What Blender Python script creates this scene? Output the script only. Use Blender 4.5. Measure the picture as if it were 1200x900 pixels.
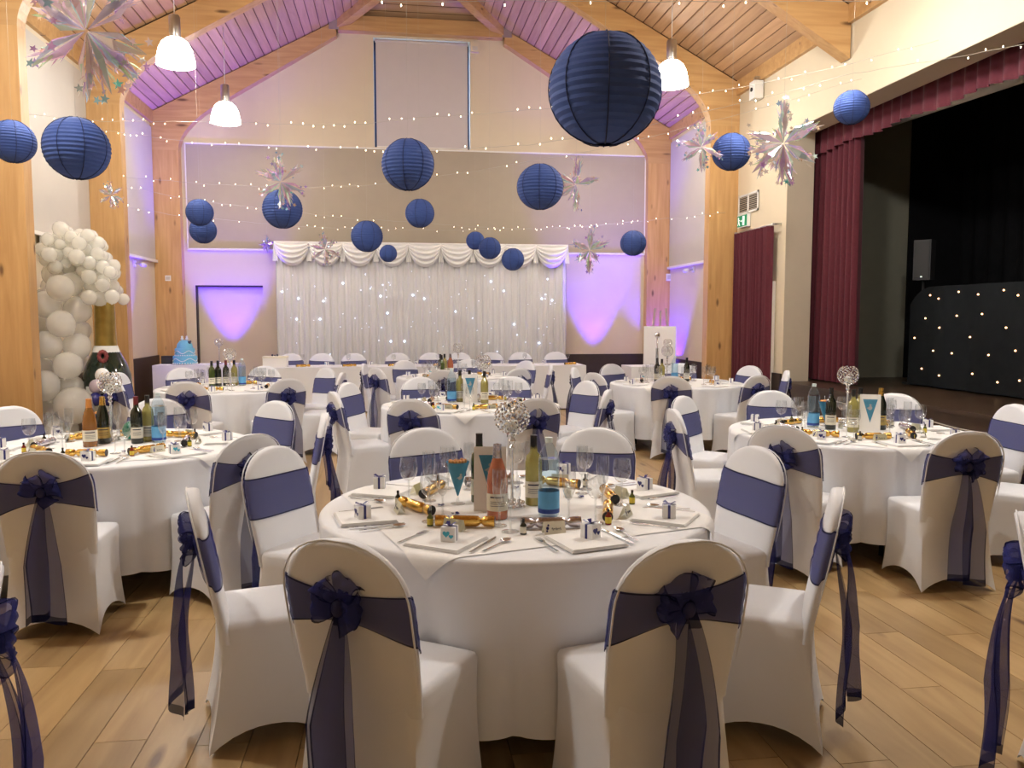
import bpy, math, random
import numpy as np
from mathutils import Vector, Matrix
random.seed(7); rng = np.random.default_rng(7)
PI = math.pi; rad = math.radians
for _o in list(bpy.data.objects): bpy.data.objects.remove(_o)
SC = bpy.context.scene; COL = SC.collection

# ---------------------------------------------------------------- camera
F = 961.7; YAW, PITCH, CAMH = rad(8.154), rad(4.615), 1.57     # focal length in px of a 1200x900 frame
fw = Vector((math.sin(YAW)*math.cos(PITCH), math.cos(YAW)*math.cos(PITCH), -math.sin(PITCH)))
rt = Vector((math.cos(YAW), -math.sin(YAW), 0)); up = rt.cross(fw); CAM = Vector((0, 0, CAMH))
cd = bpy.data.cameras.new('camera'); cam = bpy.data.objects.new('camera', cd); COL.objects.link(cam)
cd.sensor_width = 36; cd.lens = F/1200*36; cd.clip_start = .05; cd.clip_end = 100
cam.matrix_world = Matrix(((rt.x, up.x, -fw.x, 0), (rt.y, up.y, -fw.y, 0), (rt.z, up.z, -fw.z, CAMH), (0, 0, 0, 1)))
SC.camera = cam
def ray(x, y): return fw + rt*((x-600)/F) + up*((450-y)/F)
def at_z(x, y, z): d = ray(x, y); return CAM + d*((z-CAMH)/d.z)
def at_x(x, y, X): d = ray(x, y); return CAM + d*(X/d.x)
def at_y(x, y, Y): d = ray(x, y); return CAM + d*(Y/d.y)
def at_d(x, y, dist): return CAM + ray(x, y)*dist

# ---------------------------------------------------------------- world, exposure
W = bpy.data.worlds.new('world'); SC.world = W; W.use_nodes = True
W.node_tree.nodes['Background'].inputs[0].default_value = (.35, .55, 1, 1)
W.node_tree.nodes['Background'].inputs[1].default_value = 6
SC.view_settings.view_transform = 'Standard'; SC.view_settings.look = 'None'
SC.view_settings.exposure = 0.2; SC.view_settings.gamma = 1; SC.view_settings.use_curve_mapping = False
LAMP_W = (46.0, 72.0, 132.0, 225.0)   # watts of the pendant bulbs, row by row from the back wall
UPLIGHT_W = 1150.0         # watts of each violet uplighter

# ---------------------------------------------------------------- materials
MATS = {}
def nodes_of(name):
    m = bpy.data.materials.new(name); m.use_nodes = True; MATS[name] = m
    nt = m.node_tree; b = nt.nodes['Principled BSDF']; return m, nt, b
def P(name, col, rough=.6, metal=0, spec=.5, noise=0, nscale=8, bump=0, bscale=60, trans=0, coat=0, emit=None, estr=0, sheen=0, sub=0):
    m, nt, b = nodes_of(name); N, L = nt.nodes, nt.links
    b.inputs['Base Color'].default_value = (*col, 1); b.inputs['Roughness'].default_value = rough
    b.inputs['Metallic'].default_value = metal; b.inputs['Specular IOR Level'].default_value = spec
    b.inputs['Transmission Weight'].default_value = trans; b.inputs['Coat Weight'].default_value = coat
    b.inputs['Sheen Weight'].default_value = sheen
    if sub: b.inputs['Subsurface Weight'].default_value = sub; b.inputs['Subsurface Radius'].default_value = (.05, .05, .05)
    if emit: b.inputs['Emission Color'].default_value = (*emit, 1); b.inputs['Emission Strength'].default_value = estr
    if noise or bump:
        tc = N.new('ShaderNodeTexCoord')
    if noise:
        n = N.new('ShaderNodeTexNoise'); n.inputs['Scale'].default_value = nscale; n.inputs['Detail'].default_value = 4
        L.new(tc.outputs['Object'], n.inputs['Vector'])
        r = N.new('ShaderNodeMapRange'); r.inputs[3].default_value = 1-noise; r.inputs[4].default_value = 1+noise
        L.new(n.outputs['Fac'], r.inputs[0])
        x = N.new('ShaderNodeVectorMath'); x.operation = 'SCALE'; x.inputs[0].default_value = col
        L.new(r.outputs[0], x.inputs['Scale']); L.new(x.outputs[0], b.inputs['Base Color'])
    if bump:
        n2 = N.new('ShaderNodeTexNoise'); n2.inputs['Scale'].default_value = bscale; n2.inputs['Detail'].default_value = 3
        L.new(tc.outputs['Object'], n2.inputs['Vector'])
        bp = N.new('ShaderNodeBump'); bp.inputs['Strength'].default_value = bump; bp.inputs['Distance'].default_value = .01
        L.new(n2.outputs['Fac'], bp.inputs['Height']); L.new(bp.outputs[0], b.inputs['Normal'])
    return m
def sheer(name, col, alpha, tint=(1, 1, 1)):
    """woven sheer cloth: threads (diffuse + translucent) with open gaps"""
    m = bpy.data.materials.new(name); m.use_nodes = True; MATS[name] = m; nt = m.node_tree; N, L = nt.nodes, nt.links
    for n in list(N): N.remove(n)
    o = N.new('ShaderNodeOutputMaterial'); mix = N.new('ShaderNodeMixShader'); t = N.new('ShaderNodeBsdfTransparent')
    t.inputs[0].default_value = (*tint, 1)
    d = N.new('ShaderNodeBsdfDiffuse'); d.inputs[0].default_value = (*col, 1)
    tr = N.new('ShaderNodeBsdfTranslucent'); tr.inputs[0].default_value = (*col, 1)
    m2 = N.new('ShaderNodeMixShader'); m2.inputs[0].default_value = .3
    L.new(d.outputs[0], m2.inputs[1]); L.new(tr.outputs[0], m2.inputs[2])
    mix.inputs[0].default_value = alpha
    L.new(t.outputs[0], mix.inputs[1]); L.new(m2.outputs[0], mix.inputs[2]); L.new(mix.outputs[0], o.inputs[0])
    return m
def thin_glass(name, tint=(1, 1, 1), ior=1.6, gain=1.0):
    m = bpy.data.materials.new(name); m.use_nodes = True; MATS[name] = m; nt = m.node_tree; N, L = nt.nodes, nt.links
    for n in list(N): N.remove(n)
    o = N.new('ShaderNodeOutputMaterial'); mix = N.new('ShaderNodeMixShader'); t = N.new('ShaderNodeBsdfTransparent')
    t.inputs[0].default_value = (*tint, 1); g = N.new('ShaderNodeBsdfGlossy'); g.inputs['Roughness'].default_value = .06
    g.inputs[0].default_value = (.95, .95, .95, 1)
    f = N.new('ShaderNodeFresnel'); ge = N.new('ShaderNodeNewGeometry'); ir = N.new('ShaderNodeMapRange')   # thin sheet: same reflectance on both faces
    ir.inputs[3].default_value = ior; ir.inputs[4].default_value = 1/ior; L.new(ge.outputs['Backfacing'], ir.inputs[0]); L.new(ir.outputs[0], f.inputs[0])
    mt = N.new('ShaderNodeMath'); mt.operation = 'MULTIPLY'; mt.inputs[1].default_value = gain; mt.use_clamp = True
    L.new(f.outputs[0], mt.inputs[0]); L.new(mt.outputs[0], mix.inputs[0])
    L.new(t.outputs[0], mix.inputs[1]); L.new(g.outputs[0], mix.inputs[2]); L.new(mix.outputs[0], o.inputs[0])
    return m
def wood(name, c1, c2, axis='Z', rough=.45, per='object', stretch=14, knots=True, scale=1.0, vary=.25, lam=0):
    m, nt, b = nodes_of(name); N, L = nt.nodes, nt.links
    tc = N.new('ShaderNodeTexCoord'); mp = N.new('ShaderNodeMapping')
    s = {'X': (1, stretch, stretch), 'Y': (stretch, 1, stretch), 'Z': (stretch, stretch, 1)}[axis]
    mp.inputs['Scale'].default_value = tuple(v*scale for v in s)
    if per == 'object':
        oi = N.new('ShaderNodeObjectInfo'); rnd = oi.outputs['Random']
    else:
        ge = N.new('ShaderNodeNewGeometry'); rnd = ge.outputs['Random Per Island']
    sc = N.new('ShaderNodeMath'); sc.operation = 'MULTIPLY'; sc.inputs[1].default_value = 37.0; L.new(rnd, sc.inputs[0])
    ad = N.new('ShaderNodeVectorMath'); ad.operation = 'ADD'; L.new(tc.outputs['Object'], ad.inputs[0]); L.new(sc.outputs[0], ad.inputs[1])
    L.new(ad.outputs[0], mp.inputs['Vector'])
    n = N.new('ShaderNodeTexNoise'); n.inputs['Scale'].default_value = 1.2; n.inputs['Detail'].default_value = 6; n.inputs['Distortion'].default_value = .6
    L.new(mp.outputs[0], n.inputs['Vector'])
    cr = N.new('ShaderNodeValToRGB'); cr.color_ramp.elements[0].position = .3; cr.color_ramp.elements[0].color = (*c2, 1)
    cr.color_ramp.elements[1].position = .72; cr.color_ramp.elements[1].color = (*c1, 1); L.new(n.outputs['Fac'], cr.inputs[0])
    hv = N.new('ShaderNodeHueSaturation'); L.new(cr.outputs[0], hv.inputs['Color'])
    mr = N.new('ShaderNodeMapRange'); mr.inputs[3].default_value = 1-vary; mr.inputs[4].default_value = 1+vary; L.new(rnd, mr.inputs[0])
    L.new(mr.outputs[0], hv.inputs['Value']); last = hv.outputs[0]
    if knots:
        mk = N.new('ShaderNodeMapping'); ks = {'X': (1.2, 5, 5), 'Y': (5, 1.2, 5), 'Z': (5, 5, 1.8)}[axis]; mk.inputs['Scale'].default_value = ks
        L.new(ad.outputs[0], mk.inputs['Vector'])
        v = N.new('ShaderNodeTexVoronoi'); v.inputs['Scale'].default_value = 1.1; L.new(mk.outputs[0], v.inputs['Vector'])
        r = N.new('ShaderNodeMapRange'); r.inputs[1].default_value = .06; r.inputs[2].default_value = .17; r.inputs[3].default_value = .85; r.inputs[4].default_value = 0
        L.new(v.outputs['Distance'], r.inputs[0])
        mx = N.new('ShaderNodeMixRGB'); mx.inputs[2].default_value = (.10, .04, .015, 1); L.new(r.outputs[0], mx.inputs[0]); L.new(last, mx.inputs[1]); last = mx.outputs[0]
    L.new(last, b.inputs['Base Color']); b.inputs['Roughness'].default_value = rough
    bp = N.new('ShaderNodeBump'); bp.inputs['Strength'].default_value = .08; bp.inputs['Distance'].default_value = .01
    L.new(n.outputs['Fac'], bp.inputs['Height']); L.new(bp.outputs[0], b.inputs['Normal'])
    return m
def emis(name, col, s): return P(name, col, .5, emit=col, estr=s)

P('cream_wall', (.68, .585, .42), .85, noise=.03, nscale=3, bump=.05, bscale=120)
P('panel_taupe', (.42, .36, .27), .9, noise=.04, nscale=5, bump=.15, bscale=200)
P('panel_grey', (.56, .52, .46), .9, noise=.03, nscale=5, bump=.15, bscale=200)
P('white_trim', (.80, .77, .70), .5, noise=.02)
P('dado_brown', (.035, .022, .016), .5, noise=.2, nscale=12)
P('jamb_paint', (.56, .48, .36), .8, noise=.03)
P('stage_wall', (.20, .19, .14), .9, noise=.08, nscale=6)
P('black_cloth', (.006, .006, .007), .95, noise=.3, nscale=10, spec=.1)
P('black_star', (.012, .014, .016), .95, spec=.1, noise=.2)
P('stage_front', (.05, .03, .018), .35, noise=.4, nscale=4)
P('groove_dark', (.20, .115, .06), .9, noise=.2)
wood('pine_board', (.58, .37, .21), (.46, .28, .15), 'Y', .5, knots=False, stretch=10, vary=.12)
wood('pine_board_x', (.54, .35, .20), (.44, .27, .14), 'X', .5, knots=False, stretch=10, vary=.12)
wood('glulam', (.60, .36, .15), (.47, .26, .095), 'Z', .42, stretch=12, vary=.06)
wood('glulam_x', (.60, .37, .16), (.48, .27, .105), 'X', .42, stretch=12, vary=.06)
wood('oak_plank', (.49, .335, .155), (.34, .215, .09), 'Y', .38, stretch=9, vary=.14, scale=.9)
wood('oak_plank_far', (.49, .335, .155), (.34, .215, .09), 'Y', .38, per='island', stretch=9, vary=.14, scale=.9)
P('floor_joint', (.06, .035, .015), .8, noise=.2)
P('blind_grey', (.60, .55, .53), .85, noise=.03, nscale=4)
P('frame_dark', (.03, .04, .08), .4, noise=.1)
P('cover_white', (.775, .79, .825), .75, sheen=.15, noise=.02, nscale=6, bump=.04, bscale=500)
P('linen_white', (.79, .805, .835), .8, noise=.02, nscale=5, bump=.06, bscale=420)
P('napkin_white', (.86, .86, .85), .85, noise=.02, nscale=20, bump=.08, bscale=300)
sheer('organza', (.056, .064, .26), .69)
sheer('organza_tail', (.036, .042, .19), .62)
sheer('organza_hem', (.010, .012, .06), .9)
P('ribbon_navy', (.015, .018, .16), .35, noise=.1)
P('lantern_navy', (.036, .076, .27), .8, noise=.08, nscale=10, bump=.1, bscale=90)
P('lantern_rib', (.010, .018, .07), .8, noise=.1)
thin_glass('glass', (.93, .945, .95), 1.9, 1.4)
thin_glass('glass_water', (.86, .93, .97), 1.4, 1.4)
P('crystal', (.78, .78, .78), .08, metal=.75, noise=.25, nscale=90)
P('silver', (.75, .75, .74), .16, metal=1, noise=.1, nscale=30)
P('gold_foil', (.80, .50, .13), .2, metal=1, noise=.15, nscale=40, bump=.2, bscale=80)
P('silver_foil', (.62, .58, .62), .2, metal=1, noise=.15, nscale=40, bump=.2, bscale=80)
P('card_ivory', (.82, .79, .66), .8, noise=.03)
P('card_white', (.84, .83, .80), .8, noise=.02)
P('ink', (.02, .02, .05), .8, noise=.1)
P('box_white', (.86, .86, .86), .6, noise=.02)
P('heart_blue', (.06, .45, .60), .6, noise=.05)
P('bottle_dark', (.010, .014, .008), .08, noise=.1, coat=.5)
P('bottle_green', (.045, .07, .012), .08, noise=.1, coat=.5)
P('bottle_white_wine', (.50, .45, .14), .07, trans=.45, noise=.08, coat=.4)
P('bottle_rose', (.62, .20, .10), .08, trans=.3, noise=.1, coat=.5)
P('bottle_amber', (.34, .14, .03), .08, trans=.25, noise=.1, coat=.5)
P('label_cream', (.72, .69, .58), .7, noise=.05)
P('label_gold', (.45, .33, .10), .45, metal=.3, noise=.1)
P('capsule_black', (.012, .010, .010), .35, noise=.1)
P('capsule_red', (.16, .015, .02), .35, noise=.1)
P('capsule_orange', (.55, .22, .05), .4, noise=.1)
P('label_blue', (.12, .40, .72), .5, noise=.25, nscale=18)
P('label_navy', (.02, .06, .32), .5, noise=.1)
P('cap_white', (.70, .82, .84), .5, noise=.02)
P('pennant_blue', (.05, .24, .38), .6, noise=.25, nscale=30)
P('bird_grey', (.38, .38, .38), .7, noise=.1)
P('sweet_orange', (.75, .33, .10), .5, noise=.1)
P('mini_red', (.22, .02, .01), .15, noise=.1)
P('label_yellow', (.70, .55, .06), .6, noise=.05)
P('mini_green', (.12, .14, .04), .15, noise=.1)
P('petal_navy', (.012, .014, .16), .7, noise=.2)
P('candle_white', (.85, .83, .76), .6, noise=.03, sub=.3)
P('maroon_velvet', (.085, .005, .014), .85, sheen=.12, noise=.25, nscale=30)
P('steel', (.55, .54, .52), .3, metal=1, noise=.08)
P('plastic_white', (.78, .77, .73), .5, noise=.02)
P('plastic_black', (.015, .015, .016), .5, noise=.1)
P('speaker_grey', (.035, .035, .038), .6, noise=.1)
P('sign_green', (.0, .22, .10), .5, emit=(.0, .35, .15), estr=.25, noise=.02)
emis('sign_white', (.85, .95, .88), .6)
emis('pendant_glow', (1, .93, .80), 18.0)
emis('fairy_bulb', (1, .88, .62), 9)
emis('led_blue', (.65, .75, 1), 4)
emis('star_led', (1, .55, .25), 5)
P('wire_clear', (.45, .42, .36), .3, noise=.05)
P('backdrop_white', (.70, .70, .69), .85, noise=.03, nscale=2)
P('swag_white', (.84, .83, .79), .7, noise=.02, nscale=2)
P('cake_blue', (.16, .50, .66), .6, noise=.12, nscale=14)
P('icing_white', (.85, .87, .88), .6, noise=.03)
P('cake_dark', (.03, .04, .07), .6, noise=.1)
P('champ_green', (.008, .022, .014), .12, noise=.2, coat=.6)
P('champ_gold', (.42, .30, .08), .28, metal=.85, noise=.3, nscale=9)
P('champ_label', (.75, .75, .72), .6, noise=.08)
P('champ_crest', (.22, .04, .04), .6, noise=.5, nscale=25)
P('leg_black', (.02, .02, .022), .4, noise=.1)
P('balloon_mauve', (.48, .40, .46), .25, noise=.05, coat=.4)
P('balloon_navy', (.02, .02, .16), .25, noise=.05, coat=.4)
P('balloon_green', (.0, .22, .12), .25, noise=.05, coat=.4)
P('easel_wood', (.42, .33, .22), .6, noise=.15)
def balloon_mat():
    m = bpy.data.materials.new('balloon_pearl'); m.use_nodes = True; MATS['balloon_pearl'] = m; nt = m.node_tree; N, L = nt.nodes, nt.links
    b = N['Principled BSDF']; b.inputs['Base Color'].default_value = (.98, .97, .92, 1); b.inputs['Roughness'].default_value = .06; b.inputs['Specular IOR Level'].default_value = .8; b.inputs['Coat Roughness'].default_value = .02; b.inputs['Coat Weight'].default_value = 1.0
    t = N.new('ShaderNodeBsdfTransparent'); t.inputs[0].default_value = (.97, .97, .95, 1); tr = N.new('ShaderNodeBsdfTranslucent'); tr.inputs[0].default_value = (.95, .94, .88, 1)
    m1 = N.new('ShaderNodeMixShader'); m1.inputs[0].default_value = .40; m2 = N.new('ShaderNodeMixShader'); m2.inputs[0].default_value = .36
    L.new(b.outputs[0], m1.inputs[1]); L.new(tr.outputs[0], m1.inputs[2]); L.new(m1.outputs[0], m2.inputs[1]); L.new(t.outputs[0], m2.inputs[2])
    L.new(m2.outputs[0], N['Material Output'].inputs[0])
balloon_mat()
def foil_mat(name, cols, alpha):
    m, nt, b = nodes_of(name); N, L = nt.nodes, nt.links
    ge = N.new('ShaderNodeNewGeometry'); oi = N.new('ShaderNodeObjectInfo'); a = N.new('ShaderNodeMath'); a.operation = 'ADD'
    L.new(ge.outputs['Random Per Island'], a.inputs[0]); L.new(oi.outputs['Random'], a.inputs[1])
    fr = N.new('ShaderNodeMath'); fr.operation = 'FRACT'; L.new(a.outputs[0], fr.inputs[0])
    cr = N.new('ShaderNodeValToRGB'); cr.color_ramp.interpolation = 'LINEAR'
    while len(cr.color_ramp.elements) < len(cols): cr.color_ramp.elements.new(.5)
    for i, c in enumerate(cols): cr.color_ramp.elements[i].position = i/(len(cols)-1); cr.color_ramp.elements[i].color = (*c, 1)
    L.new(fr.outputs[0], cr.inputs[0]); L.new(cr.outputs[0], b.inputs['Base Color'])
    b.inputs['Metallic'].default_value = .55; b.inputs['Roughness'].default_value = .18
    b.inputs['Thin Film Thickness'].default_value = 420; b.inputs['Thin Film IOR'].default_value = 6
    t = N.new('ShaderNodeBsdfTransparent'); mx = N.new('ShaderNodeMixShader'); mx.inputs[0].default_value = alpha
    tl = N.new('ShaderNodeBsdfTranslucent'); L.new(cr.outputs[0], tl.inputs[0]); m0 = N.new('ShaderNodeMixShader'); m0.inputs[0].default_value = .35; L.new(b.outputs[0], m0.inputs[1]); L.new(tl.outputs[0], m0.inputs[2])
    L.new(t.outputs[0], mx.inputs[1]); L.new(m0.outputs[0], mx.inputs[2]); L.new(mx.outputs[0], N['Material Output'].inputs[0])
foil_mat('foil_irid', [(.95, .50, .75), (.60, .90, .50), (.50, .80, .95), (.70, .40, .92), (.97, .92, .80), (.95, .55, .60)], .75)
foil_mat('foil_star', [(.05, .60, .55), (.55, .25, .75), (.90, .55, .30), (.20, .60, .75), (.85, .55, .75), (.9, .85, .7)], .9)

# ---------------------------------------------------------------- mesh helpers
class MB:
    """collects verts and faces (with a material index)"""
    def __init__(s): s.v = []; s.f = []; s.mi = []
    def add(s, vs, fs, mi=0):
        o = len(s.v); s.v += [tuple(map(float, q)) for q in vs]; s.f += [tuple(i+o for i in q) for q in fs]
        s.mi += ([mi]*len(fs) if isinstance(mi, int) else list(mi)); return s
    def box(s, x0, x1, y0, y1, z0, z1, mi=0, M=None):
        vs = [Vector((x, y, z)) for z in (z0, z1) for y in (y0, y1) for x in (x0, x1)]
        if M is not None: vs = [M @ q for q in vs]
        return s.add(vs, [(0, 2, 3, 1), (4, 5, 7, 6), (0, 1, 5, 4), (2, 6, 7, 3), (0, 4, 6, 2), (1, 3, 7, 5)], mi)
    def lathe(s, prof, n=20, mi=0, o=(0, 0, 0), M=None, cap=False):
        vs = []; fs = []; k = len(prof)
        for r, z in prof:
            for i in range(n):
                a = 2*PI*i/n; q = Vector((o[0]+r*math.cos(a), o[1]+r*math.sin(a), o[2]+z)); vs.append(M @ q if M is not None else q)
        for j in range(k-1):
            for i in range(n): fs.append((j*n+i, j*n+(i+1) % n, (j+1)*n+(i+1) % n, (j+1)*n+i))
        if prof[0][0] > 1e-4: fs.append(tuple(range(n-1, -1, -1))) if cap else None
        if prof[-1][0] > 1e-4 and cap: fs.append(tuple((k-1)*n+i for i in range(n)))
        return s.add(vs, [q for q in fs if q], mi)
    def tube(s, pts, r, n=6, mi=0, closed=False):
        pts = [Vector(p) for p in pts]; vs = []; fs = []; k = len(pts)
        for j, p in enumerate(pts):
            t = (pts[min(j+1, k-1)]-pts[max(j-1, 0)]).normalized() if not closed else (pts[(j+1) % k]-pts[j-1]).normalized()
            a = t.cross(Vector((0, 0, 1)) if abs(t.z) < .9 else Vector((1, 0, 0))).normalized(); b = t.cross(a)
            rr = r[j] if hasattr(r, '__len__') else r
            for i in range(n):
                c = 2*PI*i/n; vs.append(p + (a*math.cos(c)+b*math.sin(c))*rr)
        for j in range(k if closed else k-1):
            j2 = (j+1) % k
            for i in range(n): fs.append((j*n+i, j*n+(i+1) % n, j2*n+(i+1) % n, j2*n+i))
        if not closed: fs += [tuple(range(n-1, -1, -1)), tuple((k-1)*n+i for i in range(n))]
        return s.add(vs, fs, mi)
    def grid(s, fn, us, vs_, mi=0, closed=False, hem=None):
        pts = [fn(u, v) for v in vs_ for u in us]; nu, nv = len(us), len(vs_); fs = []; ms = []
        for j in range(nv-1):
            for i in range(nu if closed else nu-1):
                i2 = (i+1) % nu; fs.append((j*nu+i, j*nu+i2, (j+1)*nu+i2, (j+1)*nu+i))
                ms.append(hem if hem is not None and (j in (0, nv-2) if closed else (j in (0, nv-2) or i in (0, nu-2))) else mi)
        return s.add(pts, fs, ms)
    def prism(s, outline, z0, z1, mi=0, M=None):
        n = len(outline); vs = [Vector((x, y, z)) for z in (z0, z1) for x, y in outline]
        if M is not None: vs = [M @ q for q in vs]
        return s.add(vs, [tuple(range(n-1, -1, -1)), tuple(range(n, 2*n))]+[(i, (i+1) % n, n+(i+1) % n, n+i) for i in range(n)], mi)
    def sphere(s, r, c=(0, 0, 0), nu=16, nv=10, mi=0, sz=1.0):
        prof = [(r*math.sin(PI*j/nv), -r*sz*math.cos(PI*j/nv)) for j in range(nv+1)]; prof[0] = (r*.001, prof[0][1]); prof[-1] = (r*.001, prof[-1][1])
        return s.lathe(prof, nu, mi, c)
    def mesh(s, name, mats, smooth=True, auto=None):
        m = bpy.data.meshes.new(name); m.from_pydata(s.v, [], s.f)
        for k in ([mats] if isinstance(mats, str) else mats): m.materials.append(MATS[k])
        m.polygons.foreach_set('material_index', s.mi)
        m.polygons.foreach_set('use_smooth', [smooth]*len(s.f))
        m.update()
        if auto: m.set_sharp_from_angle(angle=rad(auto))
        return m
def link(name, mesh, parent=None, loc=(0, 0, 0), rz=0):
    o = bpy.data.objects.new(name, mesh); COL.objects.link(o); o.location = loc; o.rotation_euler = (0, 0, rz)
    if parent is not None: o.parent = parent
    return o
def tag(o, label, cat, group=None, kind=None):
    if label: o['label'] = label
    if cat: o['category'] = cat
    if group: o['group'] = group
    if kind: o['kind'] = kind
    return o
def struct(name, mb, mats, parent=None, label=None, smooth=False, auto=None):
    o = link(name, mb.mesh(name, mats, smooth, auto), parent)
    if parent is None: o['kind'] = 'structure'
    if label: o['label'] = label
    return o
def put(kit, name, loc, rz, label, cat, group=None, rot=None, scale=None):
    """one thing: kit is a mesh, or a list of (part_name, mesh, [(sub_name, mesh), ...])"""
    o = link(name, None if isinstance(kit, list) else kit, None, loc, rz)
    if rot: o.rotation_euler = rot
    if scale: o.scale = (scale,)*3
    if isinstance(kit, list):
        o.empty_display_size = .05
        for part in kit:
            c = link(part[0], part[1], o)
            for sub in (part[2] if len(part) > 2 else []): link(sub[0], sub[1], c)
    return tag(o, label, cat, group)
def lin(a, b, n): return [a+(b-a)*i/(n-1) for i in range(n)]

# ================================================================ the room
XL, XR, YB, YF = -4.35, 5.5, 16.2, -4.0        # left wall, right wall, back wall, wall behind the camera
XC = (XL+XR)/2; EAVE = 5.3; SL = .53; TIEZ = 7.2
def roof_z(x): return EAVE + SL*(min(x, 2*XC-x)-XL)
FRAMES = [16.0, 12.75, 9.5, 6.25, 3.0, -.25]   # camera-side face of each timber frame

# ---- floor: oak planks over a dark joint base
floor = struct('floor', MB().box(XL-.3, 9.2, YF, YB+.4, -.10, -.012), 'floor_joint', label='honey oak plank floor of the hall')
PW, PL = .19, 1.25
pm = MB()
b_ = .0015
pm.prism([(-PW/2+b_, -PL/2+b_), (PW/2-b_, -PL/2+b_), (PW/2-b_, PL/2-b_), (-PW/2+b_, PL/2-b_)], -.012, 0)
plank_mesh = pm.mesh('plank', 'oak_plank', False)
cells = []
for i in range(int((XR-XL)/PW)+1):
    x = XL+PW*(i+.5)
    off = (i*0.47) % 1*PL
    for j in range(-4, 16):
        y = off+j*PL
        if x+PW/2 > XR+.1 or y > YB or y < YF: continue
        cells.append((x, y))
def in_view(x, y):
    v = Vector((x, y, 0))-CAM; d = v.dot(fw)
    return d > 1 and abs(v.dot(rt)/d) < .66 and v.dot(up)/d > -.52
near = sorted([c for c in cells if in_view(*c)], key=lambda c: c[0]**2+c[1]**2)[:290]; ns = set(near)
for c in near: link('plank', plank_mesh, floor, (c[0], c[1], 0))
rest = MB()
for x, y in cells:
    if (x, y) in ns: continue
    rest.prism([(x-PW/2+b_, y-PL/2+b_), (x+PW/2-b_, y-PL/2+b_), (x+PW/2-b_, y+PL/2-b_), (x-PW/2+b_, y+PL/2-b_)], -.012, 0)
o = link('plank_field', rest.mesh('plank_field', 'oak_plank_far', False), floor); o['kind'] = 'stuff'

# ---- back wall with window and hatch recess
bw = MB()
HX0, HX1, HZ = -3.69, -2.46, 2.18
WX0, WX1, WZ0, WZ1 = -.33, 1.50, 4.82, 6.86
def gable(x): return min(roof_z(x), TIEZ)
xs = [XL-.3, XL, HX0, HX1, XL+(TIEZ-EAVE)/SL, WX0, WX1, XR-(TIEZ-EAVE)/SL, XR, XR+.4]
for a, b in zip(xs[:-1], xs[1:]):
    spans = [(0, None)]
    if a >= HX0-.001 and b <= HX1+.001: spans = [(HZ, None)]
    if a >= WX0-.001 and b <= WX1+.001: spans = [(0, WZ0), (WZ1, None)]
    for z0, z1 in spans:
        za, zb = (gable(max(a, XL)), gable(min(b, XR))) if z1 is None else (z1, z1)
        vs = [(a, YB, z0), (b, YB, z0), (b, YB, zb), (a, YB, za)]; vs += [(x, y+.3, z) for x, y, z in vs]
        bw.add(vs, [(0, 1, 2, 3), (7, 6, 5, 4), (0, 4, 5, 1), (2, 6, 7, 3), (1, 5, 6, 2), (0, 3, 7, 4)])
bw.box(HX0-.01, HX1+.01, YB+.12, YB+.16, 0, HZ+.05)
wall_back = struct('wall_back', bw, 'cream_wall', label='cream gable wall behind the head table')
pb = MB().box(-3.78, 5.0, YB-.035, YB, 2.85, 4.78)
struct('wall_panel', pb, 'panel_taupe', wall_back, label='large taupe acoustic panel')
tr = MB()
for z0, z1 in ((2.83, 2.865), (4.775, 4.80)): tr.box(-3.80, 5.02, YB-.05, YB, z0, z1)
for x in (-3.80, 5.0): tr.box(x, x+.02, YB-.05, YB, 2.85, 4.78)
struct('panel_trim', tr, 'white_trim', wall_back)
struct('baseboard_back', MB().box(HX1, XR, YB-.03, YB, 0, .84).box(XL, HX0, YB-.03, YB, 0, .84), 'dado_brown', label='dark brown dado band along the back wall')
struct('hatch_shadow_strip', MB().box(HX0, HX1, YB+.02, YB+.12, HZ-.03, HZ).box(HX0, HX0+.025, YB+.02, YB+.12, 0, HZ), 'dado_brown', wall_back, label='dark strips standing in for the shadow at the serving hatch edge')  # recess edge shadow built as dark strips along the top and one side
# window with a lowered roller blind
wn = struct('window_1', MB().box(WX0, WX1, YB+.22, YB+.26, WZ0, WZ0+.05).box(WX0, WX1, YB+.22, YB+.26, WZ1-.05, WZ1).box(WX0, WX0+.05, YB+.22, YB+.26, WZ0, WZ1).box(WX1-.05, WX1, YB+.22, YB+.26, WZ0, WZ1).box(.57, .62, YB+.22, YB+.26, WZ0, WZ1), 'frame_dark', label='tall gable window behind a grey roller blind')
for a, b in ((WX0+.05, .57), (.62, WX1-.05)): struct('pane', MB().box(a, b, YB+.235, YB+.243, WZ0+.05, WZ1-.05), 'glass', wn)
bl = MB().box(WX0+.045, WX1-.045, YB+.02, YB+.026, WZ0+.02, WZ1-.06)
blind = link('roller_blind', None); tag(blind, 'pale grey roller blind pulled down over the gable window', 'blind')
link('blind_fabric', bl.mesh('blind_fabric', 'blind_grey', False), blind)
link('roller', MB().tube([(WX0+.03, YB+.04, WZ1-.05), (WX1-.03, YB+.04, WZ1-.05)], .035, 10).mesh('roller', 'blind_grey'), blind)
link('bottom_bar', MB().box(WX0+.045, WX1-.045, YB+.012, YB+.034, WZ0+.0, WZ0+.025).mesh('bottom_bar', 'white_trim', False), blind)

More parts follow.
